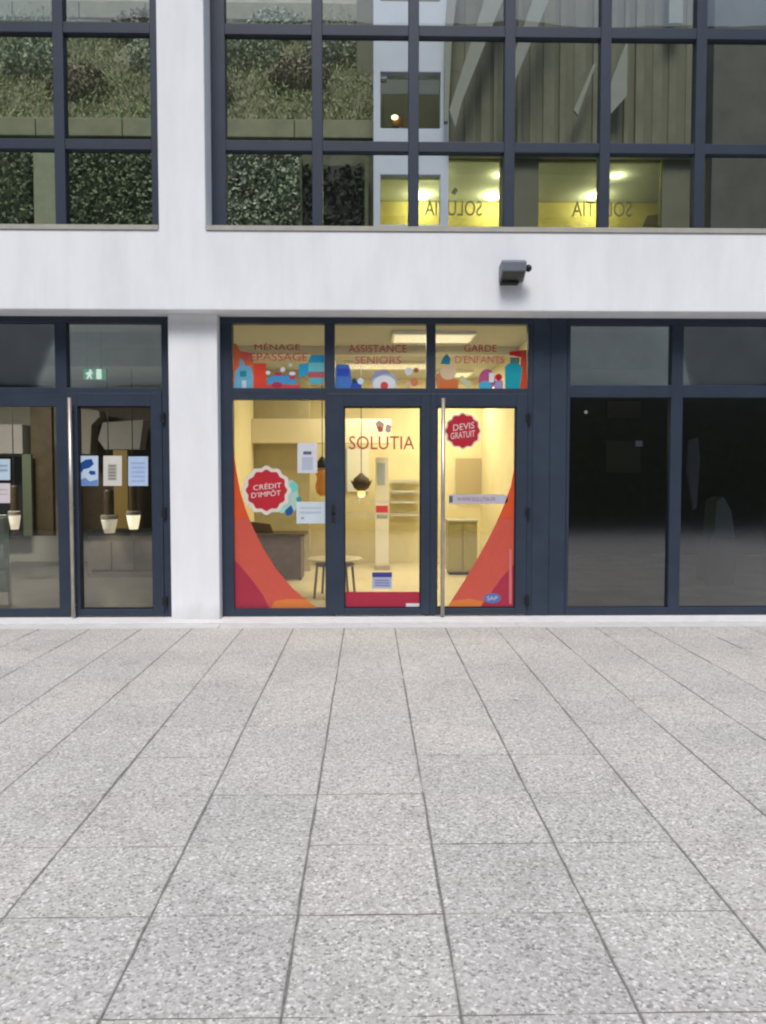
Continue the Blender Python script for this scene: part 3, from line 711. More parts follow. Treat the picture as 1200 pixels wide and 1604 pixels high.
# steep planted bank rising behind the ledge
YK = 17.0; zk = AZ(52, YK)
hillside('planted_bank', -12.5, .25, 40, [(YH+.35, zl0-.4), (YH+.4, zl1-.06), (YH+1.6, zl1+1.25), (YH+2.9, zl1+2.6), (YK, zk), (YK+.3, zk+.1)], M['earth'], .06)
w = MB().box(-12.5, .2, YH+.05, YH+.34, ZT, zl0).build('retaining_wall', mat('mossy_wall', (.10, .105, .07), .95, noise=.4, nscale=3))
tag(w, 'mossy retaining wall under the planted bank behind the upper windows', 'retaining wall')
for k in range(9):
    a = -12.5+k*1.41; MB().box(a+.006, a+1.404, YH-.05, YH+.38, zl0+.002, zl1).build('coping_stone', M['ledge'], w, bevel=.015)
def bank_pts(n, lo, hi, x0=-12.3, x1=.15):
    u = rng.uniform(lo, hi, n); x = rng.uniform(x0, x1, n)
    ys = np.interp(u, [0, .33, .67, 1], [YH+.4, YH+1.6, YH+2.9, YK]); zs = np.interp(u, [0, .33, .67, 1], [zl1-.04, zl1+1.25, zl1+2.6, zk])
    # patchy growth
    h = .10+.10*np.sin(x*2.1+ys*1.7)+.06*np.sin(x*5.3-ys*3.1)
    return np.stack([x, ys-np.abs(rng.normal(0, .07, n)), zs+np.abs(rng.normal(0, 1, n))*np.clip(h, .03, .3)], 1)
stuff(tag(leaves('bank_grass', bank_pts(52000, 0, 1), .10, M['grass'], None, .55, .22), 'olive grass covering the bank behind the upper windows', 'grass'))
def clump(pts):
    out = []
    for (x, u, r, n) in pts:
        y = np.interp(u, [0, .33, .67, 1], [YH+.4, YH+1.6, YH+2.9, YK]); z = np.interp(u, [0, .33, .67, 1], [zl1, zl1+1.25, zl1+2.6, zk])
        q = rng.normal(size=(n, 3)); q /= np.linalg.norm(q, axis=1)[:, None]; q *= (rng.uniform(.3, 1, n)**.4)[:, None]*r
        out.append(q*np.array([1.3, .8, .8])+np.array([x, y-.1, z+r*.4]))
    return np.concatenate(out)
shr = [(-6.3, .45, .5, 1500), (-5.2, .25, .45, 1500), (-3.9, .5, .55, 1600), (-2.9, .2, .4, 1300), (-2.3, .55, .5, 1500), (-1.3, .35, .45, 1500), (-.6, .6, .5, 1500), (-4.6, .8, .5, 1500), (-1.9, .85, .5, 1300)]
words = ['at the far left of the bank', 'left of the white column, low on the bank', 'just left of the white column', 'right behind the white column', 'in the first pane right of the column', 'in the second pane, low', 'next to the white annex', 'high on the bank at left', 'high on the bank at centre']
for k, s_ in enumerate(shr):
    y = float(np.interp(s_[1], [0, .33, .67, 1], [YH+.4, YH+1.6, YH+2.9, YK])); z = float(np.interp(s_[1], [0, .33, .67, 1], [zl1, zl1+1.25, zl1+2.6, zk]))
    e = tag(empty('shrub', (s_[0], y, z)), ('brown dry shrub ' if k % 2 else 'green shrub ')+words[k], 'shrub', 'shrubs on the bank')
    leaves('foliage', clump([s_]), .085, M['dry'] if k % 2 else M['hedge'], e)
    st = MB()
    for q in range(5):
        a = q*1.3; st.tube((s_[0], y, z-.1), (s_[0]+.3*math.cos(a), y-.1+.2*math.sin(a), z+.5), .018, 5, .006)
    st.build('stem', M['wood'], e)
# pale wall at the top of the bank and the rough slope above it
zw0, zw1 = AZ(34, YK+.35), AZ(6, YK+.35)
w = tag(MB().box(-13.5, .9, YK+.36, YK+.7, zk-.3, zw0).build('bank_wall', M['ledge']), 'pale low stone wall along the top of the bank', 'wall')
for k in range(10):
    a = -13.5+k*1.44; MB().box(a+.006, a+1.43, YK+.33, YK+.74, zw0+.002, zw1).build('stone_block', M['ledge'], w, bevel=.02)
hillside('upper_bank', -15, 9, 40, [(YK+.75, zw1-.3), (YK+1.6, zw1+.9), (YK+3.4, zw1+2.8), (YK+6, zw1+4.6), (YK+12, zw1+6)], mat('upper_earth', (.22, .21, .16), .95, noise=.25, nscale=2), .1)

# clipped hedges in front of the retaining wall
def hedge(x0, x1, z1, y0, y1, n, label, m, size=.075):
    e = tag(empty('hedge', ((x0+x1)/2, (y0+y1)/2, ZT)), label, 'hedge', 'hedges behind the upper windows')
    MB().box(x0+.12, x1-.12, y0+.16, y1-.05, ZT+.001, z1-.15).build('core', M['ivycore'], e)
    x = rng.uniform(x0, x1, n); z = rng.uniform(4.9, z1, n); y = y0 + np.abs(rng.normal(0, .09, n)) + .05*np.sin(x*4)*np.sin(z*5)
    top = rng.uniform(0, 1, n) < .14
    z = np.where(top, z1+rng.normal(0, .05, n), z); y = np.where(top, rng.uniform(y0, y1, n), y)
    leaves('foliage', np.stack([x, y, z], 1), size, m, e, .0, .7)
M['ivycore'] = mat('hedge_core', (.085, .105, .06), .95, noise=.3)
yh = 12.55
zh = AZ(236, yh)
hedge(-8.2, AX(46, yh, 290), zh, yh, yh+.5, 5200, 'dark clipped hedge at the far left behind the upper glass', M['ivy'])
hedge(AX(86, yh, 290), AX(335, yh, 290), zh, yh, yh+.5, 8000, 'dark green hedge behind the upper panes beside the white column', M['ivy'])
hedge(AX(337, yh, 290), AX(468, yh, 290), zh+.05, yh, yh+.5, 5600, 'lighter green hedge in the pane right of the white column', M['hedge'])
e = tag(MB().box(AX(48, yh, 290), AX(84, yh, 290), yh+.1, yh+.5, ZT, zh+.1).build('gate_post', mat('pale_post', (.22, .24, .16), .9, noise=.12), None, .01), 'pale square post between two hedges at upper left', 'post')
# dark gate opening
e = tag(empty('dark_gate', (AX(521, yh, 290), yh, ZT)), 'dark gateway with overgrown leaves right of the lighter hedge', 'gate')
gx0, gx1, gz = AX(469, yh, 290), AX(574, yh, 290), AZ(248, yh)
MB().box(gx0, gx1, yh+.3, yh+.36, ZT, gz).build('dark_opening_sheet', M['gasket'], e)  # shade inside the opening drawn as a black sheet
MB().box(gx0-.03, gx0+.03, yh+.1, yh+.299, ZT, gz+.06).build('gate_jamb', M['ivycore'], e)
MB().box(gx1-.03, gx1+.03, yh+.1, yh+.299, ZT, gz+.06).build('gate_jamb', M['ivycore'], e)
x = rng.uniform(gx0, gx1, 700); z = rng.uniform(4.9, gz, 700)
leaves('foliage', np.stack([x, yh+.27-np.abs(rng.normal(0, .05, 700)), z], 1), .1, mat('gate_leaf_dark', (.02, .03, .012), .8), e, 0, .7)

# white annex with openings, right of the bank
YA = 12.4
e_an = tag(empty('annex_building', (AX(640, YA, 200), YA, ZT)), 'white annex with square window openings behind the upper glazing', 'building')
M['annex'] = mat('annex_white', (.50, .54, .62), .85, noise=.05, nscale=2)
axs = [AX(p, YA, 200) for p in (585, 596, 690, 703)]
azs = [ZT] + [AZ(q, YA, 645) for q in (352, 274, 201, 113, 2)] + [AZ(2, YA, 645)+2.2, AZ(2, YA, 645)+2.4]
grid_wall('wall', axs, azs, lambda i, j: not ((i == 1) and j in (1, 3, 5)), YA, YA+.22, M['annex'], e_an, .01)
MB().box(axs[1]+.002, axs[1]+.10, YA+.05, YA+.20, azs[4]-.075, azs[4]-.002).build('notch_block', M['annex'], e_an)
gsm = glass('annex_glass', (.75, .78, .70))
MB().box(axs[1], axs[2], YA+.12, YA+.128, azs[3], azs[4]).build('pane', gsm, e_an)
MB().box(axs[1], axs[2], YA+.12, YA+.128, azs[1], azs[2]).build('pane', gsm, e_an)
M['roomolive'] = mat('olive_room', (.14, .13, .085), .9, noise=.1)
M['roomyellow'] = mat('yellow_room', (.52, .45, .19), .85, noise=.25, nscale=2)
# rooms behind the annex openings: upper one unlit, lower one lit
grid = MB().box(axs[0]-.3, 6.2, 14.6, 14.7, azs[3]-.25, azs[4]+.9).box(axs[0]+.02, axs[0]+.07, YA+.24, 14.599, azs[3]-.25, azs[4]+.9)
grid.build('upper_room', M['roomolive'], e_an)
MB().box(axs[0]+.02, 6.2, YA+.24, 14.599, azs[2]+.30, azs[2]+.36).build('floor_slab', M['annex'], e_an)
MB().box(axs[0]-.2, 6.2, 14.4, 14.5, ZT, azs[2]+.29).box(axs[0]+.02, axs[0]+.07, YA+.24, 14.399, ZT, azs[2]+.29).build('lit_room', M['roomyellow'], e_an)
# reddish lamp in the upper opening
q = at(622, 186, 13.1)
e = tag(empty('window_lamp', (q[0], 13.1, q[1])), 'small orange lamp glowing in the annex window', 'lamp')
MB().box(q[0]-.07, q[0]+.11, 13.1, 13.25, q[1]-.12, q[1]+.04).build('lamp_body', mat('orange_body', (.40, .17, .05), .6), e, bevel=.01)
MB().lathe((q[0]-.04, 13.06, q[1]+.0), [(.02, -.03), (.055, -.01), (.055, .02), (.02, .04)], 12).build('bulb', emis('lamp_glow', (1, .8, .5), 3), e)
MB().box(q[0]-.02, q[0]+.02, 13.12, 13.2, azs[3], q[1]-.121).build('stand', M['wood'], e)

# glazed wing right of the annex: olive curtains, stair flights, lit rooms below
XW0, XW1 = axs[3]+.004, AX(1100, YA, 200)
e_w = tag(empty('glazed_wing', ((XW0+XW1)/2, YA, ZT)), 'grey olive wing with curtains and stair behind the upper right panes', 'building')
M['olivewall'] = mat('grey_olive', (.12, .12, .085), .9, noise=.15, nscale=1.2)
wx = [XW0] + [AX(p, YA, 290) for p in (786, 846, 1041)] + [XW1]
wz = [ZT, AZ(356, YA, 850), AZ(243, YA, 850), AZ(0, YA, 850)+2.4]
grid_wall('wall', wx, wz, lambda i, j: not (j == 1 and i in (0, 2)), YA+.1, YA+.25, M['olivewall'], e_w)
M['curtain'] = mat('olive_curtain', (.135, .135, .095), .9, noise=.2, nscale=2)
MB().box(wx[0], wx[-1], YA-.02, YA+.09, wz[2]-.02, wz[2]+.10).build('ledge', mat('wing_ledge', (.16, .18, .13), .8), e_w)
k = 0; x = wx[0]+.03
while x < wx[-1]-.12:
    wdt = random.uniform(.06, .22); dpt = random.uniform(.01, .07)
    MB().box(x, x+wdt, YA+.099-dpt, YA+.0995, wz[2]+.101, wz[3]-.05).build('curtain_fold', M['curtain'], e_w, bevel=.008)
    x += wdt + random.uniform(.01, .16)
M['stair'] = mat('stair_grey', (.22, .235, .20), .8, noise=.06)
def stringer(pts, Y, th, m='stair'):
    return MB().prism([at(p, q, Y) for p, q in pts], Y, Y+th).build('stair_stringer', M[m], e_w)
stringer([(705, -60), (722, -60), (708, 60), (702, 190), (696, 190), (697, 60)], YA-.25, .10)
stringer([(812, -60), (778, -60), (704, 172), (713, 200), (724, 158)], YA-.40, .08)
stringer([(885, -60), (855, -60), (790, 130), (806, 128)], YA-.55, .08)
stringer([(983, 60), (982, 150), (957, 178), (957, 130)], YA-.2, .06)
stringer([(1050, -60), (1070, -60), (1070, 36), (1048, 36)], YA-.2, .06)
stringer([(930, 100), (934, 100), (905, 180), (899, 172)], YA-.2, .05)
# lit rooms of the wing (shared with the annex room) and their ceiling spots
MB().box(XW0+.05, wx[-1], YA+.26, 14.39, AZ(236, YA), AZ(236, YA)+.06).build('room_ceiling', M['lampwhite'], e_w)
spots = [((672, 266), .17), ((660, 307), .15), ((771, 308), .15), ((785, 266), .11), ((962, 266), .16), ((928, 307), .13)]
names = ['upper left', 'lower left', 'lower centre', 'upper centre', 'upper right', 'lower right']
for k, ((px, py), r) in enumerate(spots):
    Y = 13.3 if py < 280 else 14.2
    q = at(px, py, Y)
    e = tag(empty('spot_lamp', (q[0], Y, q[1])), 'bright round lamp in the yellow lit upper rooms, ' + names[k] + ' of six', 'lamp', 'lamps in the lit upper rooms')
    MB().lathe((q[0], Y, q[1]), [(r*.5, -.05), (r, -.02), (r, .02), (r*.6, .05)], 16).build('diffuser', emis('spot_glow', (1, .93, .70), 5), e, smooth=True)
    MB().lathe((q[0], Y, q[1]+.052), [(r*.3, 0), (r*.3, .05)], 10).build('base', M['lampwhite'], e)
    MB().tube((q[0], Y, q[1]+.1), (q[0], Y, AZ(236, YA)), .006, 5).build('cord', M['lampwhite'], e)
    lampshade_light(e, (q[0], Y-.15, q[1]-.18), 15, (1, .90, .50), .1)
# mirrored lettering on the inner glazing of the lit rooms
M['ink'] = mat('dark_ink', (.10, .09, .06), .6)
for (x0, x1, word) in ((666, 756, 'left'), (898, 992, 'right')):
    e = tag(empty('window_lettering', (AX(x0, YA, 320), YA, AZ(332, YA))), 'dark mirrored shop lettering on the ' + word + ' yellow lit upper room', 'lettering')
    lettering('letters', 'SOLUTIA', AX(x0, YA, 320), AX(x1, YA, 320), AZ(335, YA), AZ(311, YA), YA+.07, M['ink'], e, True)
    xm = (AX(x0, YA, 320)+AX(x1, YA, 320))/2; zm = AZ(296, YA)
    MB().sheet([(xm-.04, zm-.03), (xm+.02, zm-.06), (xm+.07, zm+.02), (xm+.02, zm+.06)], YA+.07).build('leaf_mark', M['ink'], e)
MB().box(wx[2], wx[3], YA+.15, YA+.158, wz[1], wz[2]).build('pane', gsm, e_w)
MB().box(wx[0], wx[1], YA+.15, YA+.158, wz[1], wz[2]).build('pane', gsm, e_w)
# things pinned up in the right lit room
for (px, py, w_, h_, lab) in ((868, 290, 22, 16, 'dark leaf-shaped mark on the wall of the right lit upper room'), (1020, 345, 26, 18, 'brown box on the sill of the right lit upper room')):
    q = at(px, py, 14.3); s = 14.3/FPX
    tag(MB().prism([(q[0]-w_*s/2, q[1]-h_*s/2), (q[0]+w_*s*.3, q[1]-h_*s*.4), (q[0]+w_*s/2, q[1]+h_*s/2), (q[0]-w_*s*.2, q[1]+h_*s*.4)], 14.3, 14.33).build('wall_mark', mat('mark', (.16, .13, .07), .8)), lab, 'decoration')
# dark block at far right
tag(MB().box(AX(1112, YA, 200), 9, YA-.1, YA+.5, ZT, 12).build('dark_wing', mat('dark_wing', (.07, .073, .062), .8, noise=.25, nscale=1.5)), 'dark wall at the right edge behind the upper glass', 'wall')
struct(MB().box(axs[0]-.3, 9, 15.0, 15.1, ZT, 12.5).build('court_wall', M['olivewall']))

# ------------------------------------------------------------------ wall light on the beam
lx0, lx1 = AX(785.5, YB-.15, 420), AX(823, YB-.15, 420)
lz1, lz0 = AZ(404.5, YB-.2), AZ(434, YB-.2)
M['lampgrey'] = mat('lamp_grey', (.17, .19, .225), .5, .4, noise=.08)
e = tag(empty('wall_light', ((lx0+lx1)/2, YB, lz0)), 'grey box floodlight with sensor fixed to the white beam', 'wall light')
h = MB(); prof = [(YB-.003, lz1-.02), (YB-.17, lz1), (YB-.215, lz1-.03), (YB-.20, lz1-.115), (YB-.06, lz0-.0), (YB-.003, lz0)]
n = len(prof); h.v = [(lx0, y, z) for y, z in prof] + [(lx1, y, z) for y, z in prof]
h.f = [tuple(reversed(range(n))), tuple(range(n, 2*n))] + [(i, (i+1) % n, n+(i+1) % n, n+i) for i in range(n)]
h.build('housing', M['lampgrey'], e, bevel=.006)
g = MB(); a, b_ = (YB-.192, lz1-.122), (YB-.066, lz0-.007)
g.v = [(lx0+.015, a[0], a[1]), (lx1-.015, a[0], a[1]), (lx1-.015, b_[0], b_[1]), (lx0+.015, b_[0], b_[1])]; g.f = [(0, 1, 2, 3)]
g.build('lens', mat('lens_grey', (.10, .10, .09), .15, .5), e)
MB().box(lx0+.01, lx1-.05, YB-.10, YB-.0025, lz0-.028, lz0-.008).build('bracket', M['gasket'], e, bevel=.004)
sx, sz = lx1+.03, AZ(419, YB-.15)
MB().lathe((sx, YB-.15, sz), [(.012, -.035), (.03, -.02), (.034, 0), (.03, .02), (.012, .034)], 14).build('sensor', M['gasket'], e, smooth=True)
MB().tube((lx1-.005, YB-.13, sz), (sx, YB-.15, sz), .010, 8).build('sensor_arm', M['gasket'], e)

# ------------------------------------------------------------------ prints and papers on the glass
YD = YG+.046           # just in front of the fixed panes
YDD = YG+.036          # just in front of the door panes
_pc = {}
def ink(r, g, b):
    if (r, g, b) not in _pc:
        c = srgb(r, g, b); _pc[(r, g, b)] = mat('print_%d_%d_%d' % (r, g, b), tuple(min(1, v*.88) for v in c[:3]), .45, .4, noise=.05, nscale=9)
    return _pc[(r, g, b)]
def ppoly(name, pts, Y, col, parent, layer=0):
    return MB().sheet([at(p, q, Y) for p, q in pts], Y-.0015*layer).build(name, ink(*col), parent)
def disc_pts(cx, cy, rx, ry=None, n=20): 
    ry = ry or rx; return [(cx+rx*math.cos(2*math.pi*k/n), cy+ry*math.sin(2*math.pi*k/n)) for k in range(n)]
def rect(x0, y0, x1, y1): return [(x0, y1), (x1, y1), (x1, y0), (x0, y0)]
def print_text(name, txt, x0, x1, y0, y1, Y, col, parent, layer=2, tilt=0):
    return lettering(name, txt, at(x0, y1, Y)[0], at(x1, y1, Y)[0], at(x0, y1, Y)[1], at(x0, y0, Y)[1], Y-.0015*layer, ink(*col), parent, tilt=tilt)
def root(name, px, py, Y, label, cat, group=None):
    q = at(px, py, Y); return tag(empty(name, (q[0], Y, q[1])), label, cat, group)
TEAL, CYAN, ORANGE, REDO, CRIM, WHITE, BLUE = (25, 165, 185), (110, 195, 215), (225, 110, 45), (222, 70, 45), (185, 45, 75), (225, 228, 232), (45, 80, 175)

# graphic 1
e = root('window_graphic', 436, 610, YD, 'printed cleaning products graphic on the transom pane left of the doors', 'window graphic', 'printed transom panes')
ppoly('print_shape', [(365.5, 610), (365.5, 537), (371, 540), (376, 550), (394, 553), (398, 572), (398, 610)], YD, (218, 105, 60), e)
ppoly('print_shape', rect(398, 569, 417, 610), YD, REDO, e, 1)
ppoly('bottle_print', [(366, 610), (368, 582), (375, 574), (376, 563), (381, 563), (384, 573), (393, 573), (397, 590), (396, 610)], YD, (110, 175, 205), e, 1)
ppoly('label_print', rect(376, 581, 386, 590), YD, (20, 140, 155), e, 2)
ppoly('label_print', rect(379, 596, 386, 609), YD, (190, 215, 225), e, 2)
ppoly('print_shape', rect(417, 603, 470, 610), YD, (220, 70, 75), e, 1)
ppoly('print_shape', [(418, 602), (419, 592), (430, 589), (456, 588), (463, 594), (464, 602)], YD, (70, 150, 205), e, 1)
ppoly('print_shape', disc_pts(434, 603, 8, 5), YD, CRIM, e, 2)
ppoly('foam_print', disc_pts(443, 579, 4), YD, WHITE, e, 2); ppoly('foam_print', disc_pts(455, 572, 3), YD, (195, 215, 205), e, 2)
ppoly('foam_print', disc_pts(420, 584, 3.4), YD, WHITE, e, 2); ppoly('foam_print', disc_pts(458, 585, 5, 3), YD, WHITE, e, 2)
ppoly('print_shape', disc_pts(436, 586, 6, 2.5), YD, CRIM, e, 2); ppoly('print_shape', disc_pts(458, 591, 5, 3), YD, (190, 60, 90), e, 3)
ppoly('bucket_print', [(469, 592), (468, 571), (482, 569), (487, 556), (508, 556), (508, 583), (483, 586)], YD, (40, 160, 205), e, 1)
ppoly('bucket_print', rect(483, 568, 508, 582), YD, (115, 195, 205), e, 2)
ppoly('print_shape', rect(483, 583, 508, 591), YD, (185, 90, 95), e, 2)
ppoly('bucket_print', [(486, 602), (484, 592), (508, 592), (505, 602)], YD, (90, 175, 195), e, 2)
print_text('lettering', 'MÉNAGE', 399, 470, 537, 548, YD, (165, 35, 80), e, 3)
print_text('lettering', 'REPASSAGE', 380, 482, 553, 565, YD, (215, 85, 105), e, 3)
# graphic 2
e = root('window_graphic', 596, 610, YD, 'printed care graphic with blue bottle and clock on the middle transom pane', 'window graphic', 'printed transom panes')
ppoly('bottle_print', [(525, 610), (525.5, 577), (528, 571), (546, 571), (549, 579), (552, 610)], YD, (70, 120, 195), e)
ppoly('bottle_print', rect(528, 577, 547, 589), YD, (50, 80, 185), e, 1)
ppoly('glove_print', [(548, 610), (551, 600), (560, 597), (566, 604), (566, 610)], YD, BLUE, e, 1)
ppoly('print_shape', disc_pts(555, 597, 4), YD, (30, 70, 90), e, 2); ppoly('foam_print', disc_pts(565, 597, 5), YD, (205, 228, 238), e, 2)
ppoly('clock_print', disc_pts(602, 598, 20, 15), YD, (165, 180, 205), e, 1)
ppoly('clock_print', [(p, min(q, 610)) for p, q in disc_pts(602, 602, 18, 14)], YD, WHITE, e, 2)
ppoly('print_shape', [(p, min(q, 610)) for p, q in disc_pts(602, 604, 6)], YD, (215, 70, 70), e, 3)
ppoly('print_shape', [(582, 592), (588, 582), (603, 579), (612, 584), (600, 585), (590, 590)], YD, (150, 155, 195), e, 3)
ppoly('print_shape', disc_pts(640, 582, 6), YD, (215, 222, 228), e, 1); ppoly('print_shape', disc_pts(652, 580, 4), YD, (150, 95, 85), e, 1)
ppoly('print_shape', rect(637, 598, 642, 610), YD, (215, 190, 150), e, 1); ppoly('print_shape', disc_pts(649, 599, 6), YD, (210, 125, 90), e, 1)
print_text('lettering', 'ASSISTANCE', 546, 637, 540, 552, YD, (195, 60, 85), e, 3)
print_text('lettering', 'SENIORS', 556, 628, 558, 570, YD, (215, 105, 115), e, 3)
# graphic 3
e = root('window_graphic', 753, 610, YD, 'printed childcare graphic with teal bottle on the transom pane right of centre', 'window graphic', 'printed transom panes')
ppoly('print_shape', [(684, 610), (683, 586), (690, 583), (718, 596), (718, 610)], YD, (205, 130, 90), e)
ppoly('print_shape', [(690, 570), (694, 560), (700, 554), (706, 562), (704, 571)], YD, (40, 135, 165), e, 1)
ppoly('print_shape', disc_pts(702, 583, 13, 12), YD, (222, 195, 160), e, 1); ppoly('print_shape', rect(689, 596, 716, 610), YD, (215, 115, 55), e, 2)
ppoly('spoon_print', [(719, 592), (724, 588), (738, 600), (737, 608), (730, 607)], YD, (195, 200, 165), e, 1)
ppoly('toy_print', [(p, min(q, 610)) for p, q in disc_pts(763, 595, 13, 17)], YD, (180, 85, 130), e, 1)
ppoly('toy_print', [(p, min(q, 610)) for p, q in disc_pts(760, 605, 10, 8)], YD, (65, 175, 210), e, 2)
ppoly('toy_print', rect(766, 584, 774, 599), YD, WHITE, e, 2); ppoly('toy_print', disc_pts(781, 591, 5.5), YD, (190, 15, 40), e, 3)
ppoly('toy_print', rect(774, 596, 788, 610), YD, (165, 150, 200), e, 1)
ppoly('print_shape', [(812, 610), (816, 560), (800, 556), (801, 550), (825, 548), (825.5, 610)], YD, (205, 75, 40), e)
ppoly('bottle_print', [(791, 610), (791, 574), (797, 569), (813, 569), (818, 577), (814, 610)], YD, (15, 160, 175), e, 1)
ppoly('bottle_print', rect(799, 560, 814, 569), YD, (85, 120, 120), e, 1); ppoly('cap_print', rect(798, 551, 816, 557), YD, (200, 25, 45), e, 2)
print_text('lettering', 'GARDE', 727, 778, 540, 551, YD, (185, 55, 70), e, 3)
print_text('lettering', "D'ENFANTS", 713, 790, 557, 569, YD, (215, 95, 110), e, 3)

def badge(cx, cy, r0, r1, Y, label, lines, group=None):
    e = root('badge_sticker', cx, cy, Y, label, 'sticker', group)
    def scal(r, n=12, m=72): return [(cx+(r*(1+.05*math.cos(n*2*math.pi*k/m)))*math.cos(2*math.pi*k/m), cy+(r*(1+.05*math.cos(n*2*math.pi*k/m)))*math.sin(2*math.pi*k/m)) for k in range(m)]
    ppoly('border', scal(r0), Y, (222, 215, 205), e, 1); ppoly('disc', scal(r1), Y, (188, 38, 52), e, 2)
    for (t, x0, x1, y0, y1) in lines: print_text('lettering', t, x0, x1, y0, y1, Y, (232, 220, 215), e, 3, tilt=.03)
badge(417.5, 768, 37, 31, YD, 'large red scalloped sticker with white lettering on the left shop pane', [('CRÉDIT', 397, 441, 756, 766), ("D'IMPÔT", 394, 440, 768, 778)])
badge(725, 675, 28, 25.5, YDD, 'smaller dark red scalloped sticker at top of the right shop door', [('DEVIS', 710, 743, 663, 673), ('GRATUIT', 706, 744, 676, 686)])
# teal sticker peeking out behind the large badge
e = root('teal_sticker', 460, 785, YD, 'teal and blue sticker peeking out beside the large red badge', 'sticker')
ppoly('print_shape', [(446, 753), (458, 752), (466, 760), (467, 775), (470, 783), (462, 800), (440, 803), (436, 792), (452, 780)], YD, (170, 200, 190), e)
ppoly('print_shape', disc_pts(460, 763, 7, 8), YD, (110, 200, 185), e, .5); ppoly('print_shape', [(449, 808), (446, 800), (456, 791), (460, 800), (457, 806)], YD, (25, 85, 145), e, .5)
ppoly('print_shape', disc_pts(468, 782, 4), YD, (45, 150, 150), e, .5); ppoly('print_shape', disc_pts(442, 799, 5), YD, (150, 215, 200), e, .5)

# corner sweeps of red and orange film
e = root('corner_film', 366, 953, YD, 'red and orange corner sweep film on the left shop pane', 'window film', 'corner sweep films')
cur = [(366, 704), (370, 735), (376, 768), (385, 798), (397, 828), (412, 858), (432, 890), (457, 920), (480, 940), (498, 953)]
ppoly('film_sweep', [(366, 953)] + cur[::-1], YD, (203, 88, 72), e)
ppoly('film_top', [(366, 814), (390, 811)] + cur[:4][::-1], YD, (216, 84, 44), e, 1)
ppoly('film_corner', [(366, 953), (422, 953), (412, 932), (392, 905), (376, 886), (366, 876)], YD, (168, 48, 70), e, 1)
ppoly('film_strip', [(424, 953), (498, 953), (478, 939), (450, 938), (430, 942)], YD, (218, 125, 60), e, 1)
e = root('corner_film', 808, 953, YDD, 'red and orange corner sweep film on the right shop door', 'window film', 'corner sweep films')
cur = [(808, 708), (805, 735), (800, 762), (790, 790), (777, 820), (763, 848), (745, 880), (727, 910), (711, 935), (701, 952)]
ppoly('film_sweep', [(808, 952)] + cur[::-1], YDD, (203, 88, 72), e)
ppoly('film_top', [(808, 812), (781, 812)] + cur[:4][::-1], YDD, (216, 84, 44), e, 1)
ppoly('film_corner', [(808, 952), (752, 952), (766, 933), (785, 906), (808, 880)], YDD, (170, 48, 72), e, 1)
ppoly('film_strip', [(752, 952), (701, 952), (707, 941), (735, 938), (757, 942)], YDD, (218, 125, 60), e, 1)
ppoly('logo_oval', disc_pts(771, 937, 14, 8), YDD, (95, 115, 170), e, 2)
print_text('logo_text', 'SAP', 763, 779, 934, 940, YDD, (205, 210, 225), e, 3)
ppoly('side_strip', rect(797.5, 860, 801.5, 946), YDD, (215, 120, 120), e, 2)
# door lettering
e = root('door_lettering', 598, 706, YDD, 'red shop name with leaf emblem on the middle door glass', 'lettering')
print_text('lettering', 'SOLUTIA', 547, 649, 683, 704, YDD, (180, 72, 72), e, 1)
ppoly('emblem_leaf', [(588, 663), (594, 658), (602, 664), (600, 675), (592, 674)], YDD, (205, 165, 150), e, 1)
ppoly('emblem_leaf', [(590, 668), (597, 668), (600, 676), (593, 677)], YDD, (185, 95, 90), e, 2)
ppoly('emblem_leaf', [(603, 674), (606, 664), (613, 667), (612, 677), (606, 678)], YDD, (190, 170, 175), e, 1)
# frosted text lines across the door
e = root('frosted_lines', 600, 800, YDD, 'pale grey lines of small print across the middle door glass', 'lettering')
for py, ws in ((783, (('MÉNAGE', 546, 574), ('REPASSAGE', 580, 617), ('JARDINAGE', 622, 655))), (803, (('BRICOLAGE', 546, 588), ('AIDE A DOMICILE', 594, 655)))):
    for t, xa_, xb_ in ws: print_text('lettering', t, xa_, xb_, py, py+6, YDD, (190, 182, 160), e, 1)
for py, t in ((751, 'GARDE D\'ENFANTS'), (768, 'ASSISTANCE')):
    print_text('lettering', t, 612, 655, py, py+6, YDD, (195, 188, 165), e, 1)
# crimson band, white label, small notice
e = root('door_band', 600, 952, YDD, 'crimson band along the bottom of the middle door glass', 'window film')
ppoly('film_band', rect(540, 927, 659, 952.5), YDD, (172, 42, 68), e)
ppoly('white_label', rect(636, 945, 658.5, 952), YDD, (228, 226, 226), e, 1)
e = root('small_notice', 598, 922, YDD, 'small blue and white notice low on the middle door', 'notice')
ppoly('paper', rect(583, 897, 614, 922), YDD, (175, 180, 205), e, 1); ppoly('header', rect(583, 896.5, 614, 904), YDD, (62, 66, 140), e, 2)
for k in range(3): ppoly('text_line', rect(587, 908+4*k, 610, 910+4*k), YDD, (120, 128, 175), e, 2)
# pill-shaped web address strip
e = root('address_strip', 746, 782, YDD, 'grey pill-shaped strip with red print on the right door', 'sticker')
pill = [(703, 789.5), (703, 774.5)] + [(788+7.5*math.sin(R(a)), 782-7.5*math.cos(R(a))) for a in range(0, 181, 20)]
ppoly('strip', pill[::-1], YDD, (188, 188, 198), e, 1); print_text('lettering', 'WWW.SOLUTIA.FR', 716, 776, 779, 785, YDD, (185, 70, 110), e, 2)
ppoly('strip_icon', rect(703.5, 777, 709, 787), YDD, (95, 100, 100), e, 2)
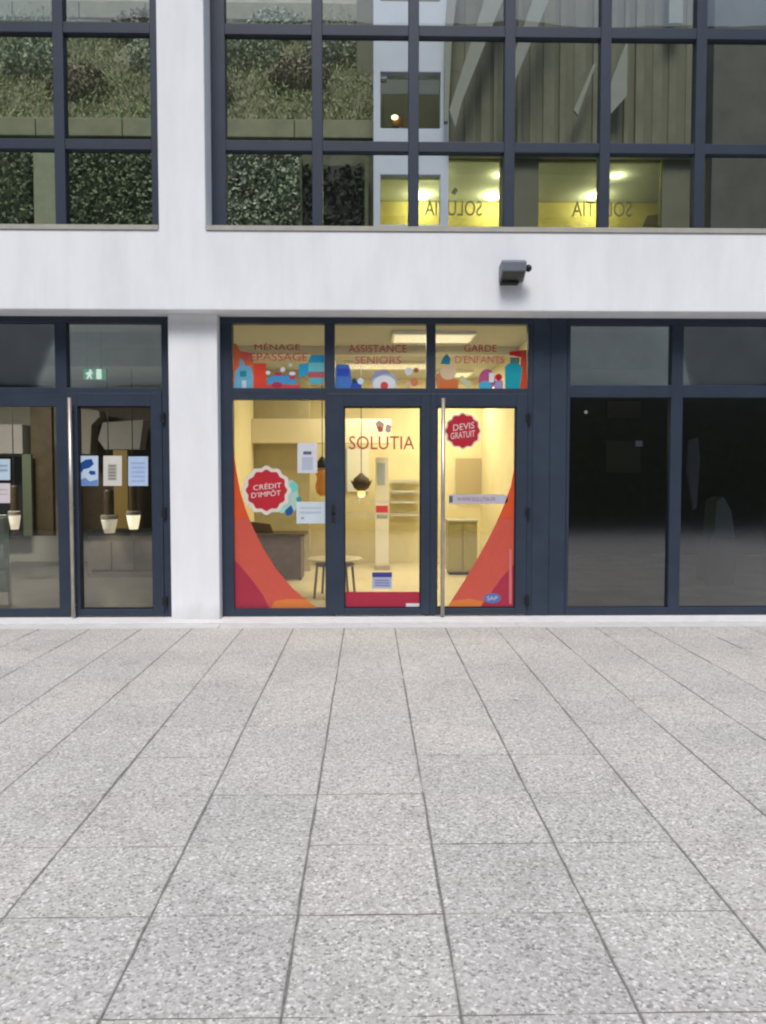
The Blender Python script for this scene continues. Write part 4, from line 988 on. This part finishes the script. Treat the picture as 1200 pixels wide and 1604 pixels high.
# papers
def paper(x0, y0, x1, y1, Y, label, col, marks, name='paper_notice', group=None):
    e = root(name, (x0+x1)/2, y1, Y, label, 'notice', group); ppoly('paper', rect(x0, y0, x1, y1), Y, col, e, 1)
    for k, (a, b, c, d, cc) in enumerate(marks): ppoly('print_mark', rect(a, b, c, d), Y, cc, e, 2+.3*k)
G = (150, 165, 190)
paper(466, 694, 497, 741, YD, 'white printed sheet taped high on the left shop pane', (214, 216, 222), [(475, 707, 488, 712, (95, 105, 125)), (473, 716, 490, 736, (180, 190, 208))])
paper(464.5, 786, 510, 820, YD, 'pale blue landscape sheet low on the left shop pane', (205, 218, 226), [(470, 794, 503, 797, (185, 200, 215)), (470, 801, 503, 804, (180, 196, 214)), (472, 810, 476, 813, (150, 165, 165))])
e = root('poster', 138, 761, YDD, 'blue and white illustrated poster, leftmost of three on the hall door', 'poster', 'posters on the hall door')
ppoly('paper', rect(124, 714, 154, 761), YDD, (196, 214, 236), e, 1)
ppoly('print_shape', [(124.5, 735), (127, 725), (134, 720), (144, 719), (147, 727), (140, 733), (131, 735), (128, 740)], YDD, (25, 75, 150), e, 2)
ppoly('print_shape', [(139, 741), (141, 737), (149, 738), (150, 743), (143, 744)], YDD, (25, 75, 150), e, 2)
ppoly('print_shape', [(124.5, 760.5), (124.5, 753), (133, 748), (141, 754), (153, 751), (153.5, 760.5)], YDD, (105, 145, 200), e, 2)
e = root('poster', 175, 761, YDD, 'cream white printed notice, middle of three on the hall door', 'poster', 'posters on the hall door')
ppoly('paper', rect(162, 714, 191, 761), YDD, (216, 214, 204), e, 1); ppoly('print_mark', rect(169, 727, 183, 752), YDD, (178, 176, 166), e, 2)
for k in range(5): ppoly('text_line', rect(171, 729+5*k, 181, 731+5*k), YDD, (130, 130, 125), e, 3)
e = root('poster', 216, 761, YDD, 'light blue printed notice, rightmost of three on the hall door', 'poster', 'posters on the hall door')
ppoly('paper', rect(201, 715, 232, 761), YDD, (182, 204, 236), e, 1)
for k in range(5): ppoly('text_line', rect(206, 724+7*k, 227, 727+7*k), YDD, (160, 182, 220), e, 2)
paper(-14, 719, 16, 752, YD, 'pale blue sheet at the left edge of the hall glazing', (190, 212, 226), [(-8, 728, 12, 731, G), (-8, 735, 12, 738, G)])
paper(-14, 757, 16, 788, YD, 'pinkish white sheet below the blue one at the left edge', (214, 205, 208), [(-8, 766, 12, 768, (190, 180, 185)), (-8, 773, 12, 775, (190, 180, 185))])
